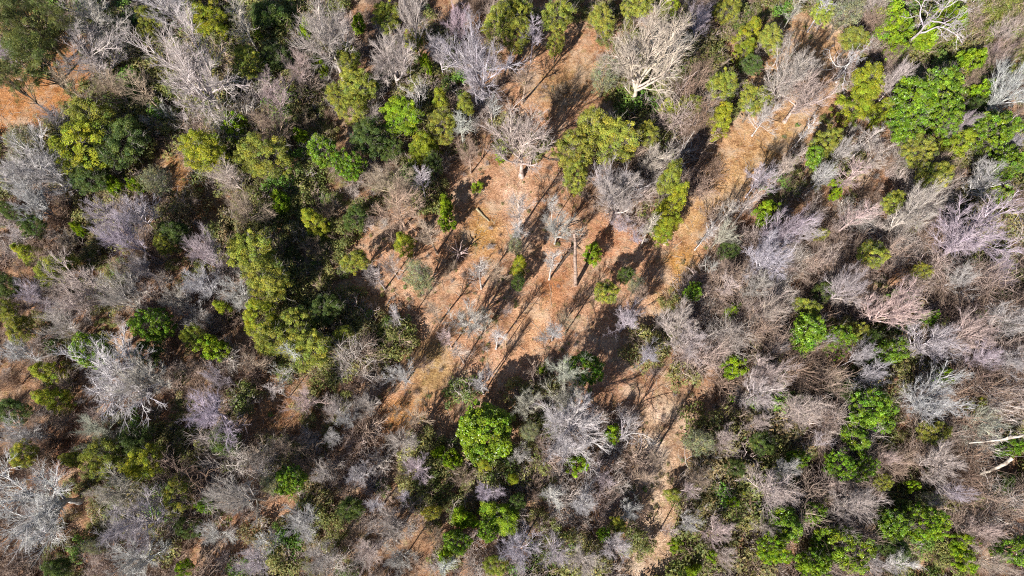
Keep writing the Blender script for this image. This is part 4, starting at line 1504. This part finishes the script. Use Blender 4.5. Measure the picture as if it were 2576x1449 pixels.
rng = np.random.default_rng(77)
step = 1.12
X, Y = np.meshgrid(np.arange(-84, 84, step), np.arange(-24, 86, step))
X = (X + rng.uniform(-0.6, 0.6, X.shape)).ravel()
Y = (Y + rng.uniform(-0.6, 0.6, Y.shape)).ravel()
op = openness(X, Y)
op = op - 1.6 * (rng.uniform(size=X.shape) < 0.16) * (op < 2.5)
for lx, ly, lr in ((2475, 1190, 2.6), (2510, 1175, 2.6), (2545, 1155, 2.6), (2530, 1100, 2.5)):
    c_ = at(lx, ly, 3.0)
    op = np.where(np.hypot(X - c_[0], Y - c_[1]) < lr, 1.0, op)
c_ = at(1225, 1080)
op = np.where(np.hypot(X - c_[0], Y - c_[1]) < 4.2, 1.0, op)
keep = (op < -0.2) & (rng.uniform(size=X.shape) < np.clip(0.2 + (-op) * 0.13, 0, 0.56))
X, Y = X[keep], Y[keep]
green = 0.8 * wav(X * 0.9, Y * 0.9, 12.0) + np.where(X < 0, 0.1, 0.06) - 0.22 * np.clip((30 - Y) / 20, 0, 1) + rng.normal(0, 0.28, X.shape)
Z = ground_height(X, Y)
pts = np.stack([X, Y, Z], 1)
rot = rng.uniform(0, 6.28, len(X))
sc = rng.uniform(0.45, 1.0, len(X)) ** 1.5 * 1.9 * (1 + 0.45 * np.clip(wav(X * 0.4, Y * 0.4, 3.0), -0.6, 1))
mg = green > 0.02
opk = openness(X, Y)
tall = (opk < -2.2) & (~mg) & (wav(X * 0.7, Y * 0.7, 20.0) + rng.normal(0, 0.3, len(X)) > 0.1)
low = (~mg) & (~tall)
scatter('bare_undergrowth', brushes, pts[low], rot[low], sc[low])
scatter('sapling_thicket', talls, pts[tall], rot[tall], sc[tall] * 0.9)
scatter('leafy_undergrowth', lows, pts[mg], rot[mg], sc[mg])

# bright creeping cover on the sunny slope in the upper right
g = np.random.default_rng(55)
slope = poly_px([(2200, 40), (2380, -30), (2600, -30), (2600, 120), (2480, 190), (2380, 170), (2260, 160), (2180, 110)])
X, Y = g.uniform(20, 80, 4200), g.uniform(40, 85, 4200)
k = (sdist(slope, X, Y) + wav(X, Y) * 4 > 0) & (wav(X * 1.4, Y * 1.4, 41.0) + g.normal(0, 0.2, 4200) > -0.25)
X, Y = X[k], Y[k]
M_COVER = leaf_material('creeper_leaves', (0.2, 0.25, 0.03), 0.5, 0.25,
                        vary=[(0.0, (0.17, 0.2, 0.035)), (0.4, (0.22, 0.25, 0.04)), (0.7, (0.2, 0.3, 0.015)), (0.9, (0.24, 0.22, 0.08)), (1.0, (0.14, 0.18, 0.03))])
cov = [mesh_from('creeper_sprig', [(c[0], c[1], c[2], 0) for c in leafy_low(700 + i, W=2.0, Hh=1.1, nc=14, nl=60)], [M_COVER], smooth=False) for i in range(4)]
scatter('creeping_groundcover', cov, np.stack([X, Y, ground_height(X, Y)], 1), g.uniform(0, 6.28, len(X)), g.uniform(0.5, 1.3, len(X)))

# weeds and seedlings on the open ground
g = np.random.default_rng(99)
n = 9000
X, Y = g.uniform(-75, 75, n), g.uniform(-12, 70, n)
k = (openness(X, Y) > -1) & (wav(X * 1.2, Y * 1.2, 31.0) + g.normal(0, 0.35, n) > 0.25)
X, Y = X[k], Y[k]
Z = ground_height(X, Y)
m2 = g.uniform(size=len(X)) < 0.55
W_ = np.stack([X, Y, Z], 1)
scatter('weeds', lows, W_[m2], g.uniform(0, 6.28, m2.sum()), g.uniform(0.1, 0.3, m2.sum()))
scatter('seedlings', brushes, W_[~m2], g.uniform(0, 6.28, (~m2).sum()), g.uniform(0.15, 0.5, (~m2).sum()))

# leaf litter and sticks on the open ground
g = np.random.default_rng(88)
n = 60000
X, Y = g.uniform(-75, 75, n), g.uniform(-14, 72, n)
op = openness(X, Y)
k = (op > -1.5) & (g.uniform(size=n) < 0.2 + 0.8 * (wav(X * 1.7, Y * 1.7, 8) > 0.0))
X, Y = X[k], Y[k]
n = len(X)
C = np.stack([X, Y, ground_height(X, Y) + 0.025], 1)
nr = unit(np.stack([g.normal(0, 0.35, n), g.normal(0, 0.35, n), np.ones(n)], 1))
pal = np.array([(0.42, 0.28, 0.19), (0.5, 0.38, 0.29), (0.28, 0.15, 0.09), (0.36, 0.2, 0.12), (0.16, 0.09, 0.06), (0.46, 0.3, 0.18)])
tint = pal[g.integers(0, len(pal), n)] * g.uniform(0.7, 1.15, (n, 1))
v, q, t = leaves(C, nr, 0.06, 0.6, g, tint)
M_LIT = leaf_material('dry_leaves', (1, 1, 1), 0.8, 0.08)
lit = bpy.data.objects.new('leaf_litter', mesh_from('leaf_litter', [(v, q, t, 0)], [M_LIT], smooth=False))
lit['kind'] = 'stuff'
COL.objects.link(lit)

n = 3600
X, Y = g.uniform(-72, 72, n * 6), g.uniform(-12, 70, n * 6)
k = openness(X, Y) > -1.0
X, Y = X[k][:n], Y[k][:n]
n = len(X)
a = g.uniform(0, 6.28, n)
ln = g.exponential(0.45, n) + 0.15
t = np.linspace(0, 1, 4)
P = np.zeros((n, 4, 3))
P[:, :, 0] = X[:, None] + np.cos(a)[:, None] * ln[:, None] * t
P[:, :, 1] = Y[:, None] + np.sin(a)[:, None] * ln[:, None] * t
P[:, :, :2] += g.normal(0, 0.03, (n, 4, 2))
P[:, :, 2] = ground_height(P[:, :, 0], P[:, :, 1]) + 0.035 + g.uniform(0, 0.05, (n, 1))
v, q = tubes(P, np.linspace(1, 0.5, 4)[None] * g.uniform(0.008, 0.024, n)[:, None], 4)
tt = np.repeat(np.array([(0.5, 0.42, 0.35)]) * g.uniform(0.25, 1.2, (n, 1)), 16, axis=0)
M_STK = bark_material('stick', False, (1, 1, 1), bump=False)
stk = bpy.data.objects.new('twig_debris', mesh_from('twig_debris', [(v, q, tt, 0)], [M_STK]))
stk['kind'] = 'stuff'
COL.objects.link(stk)
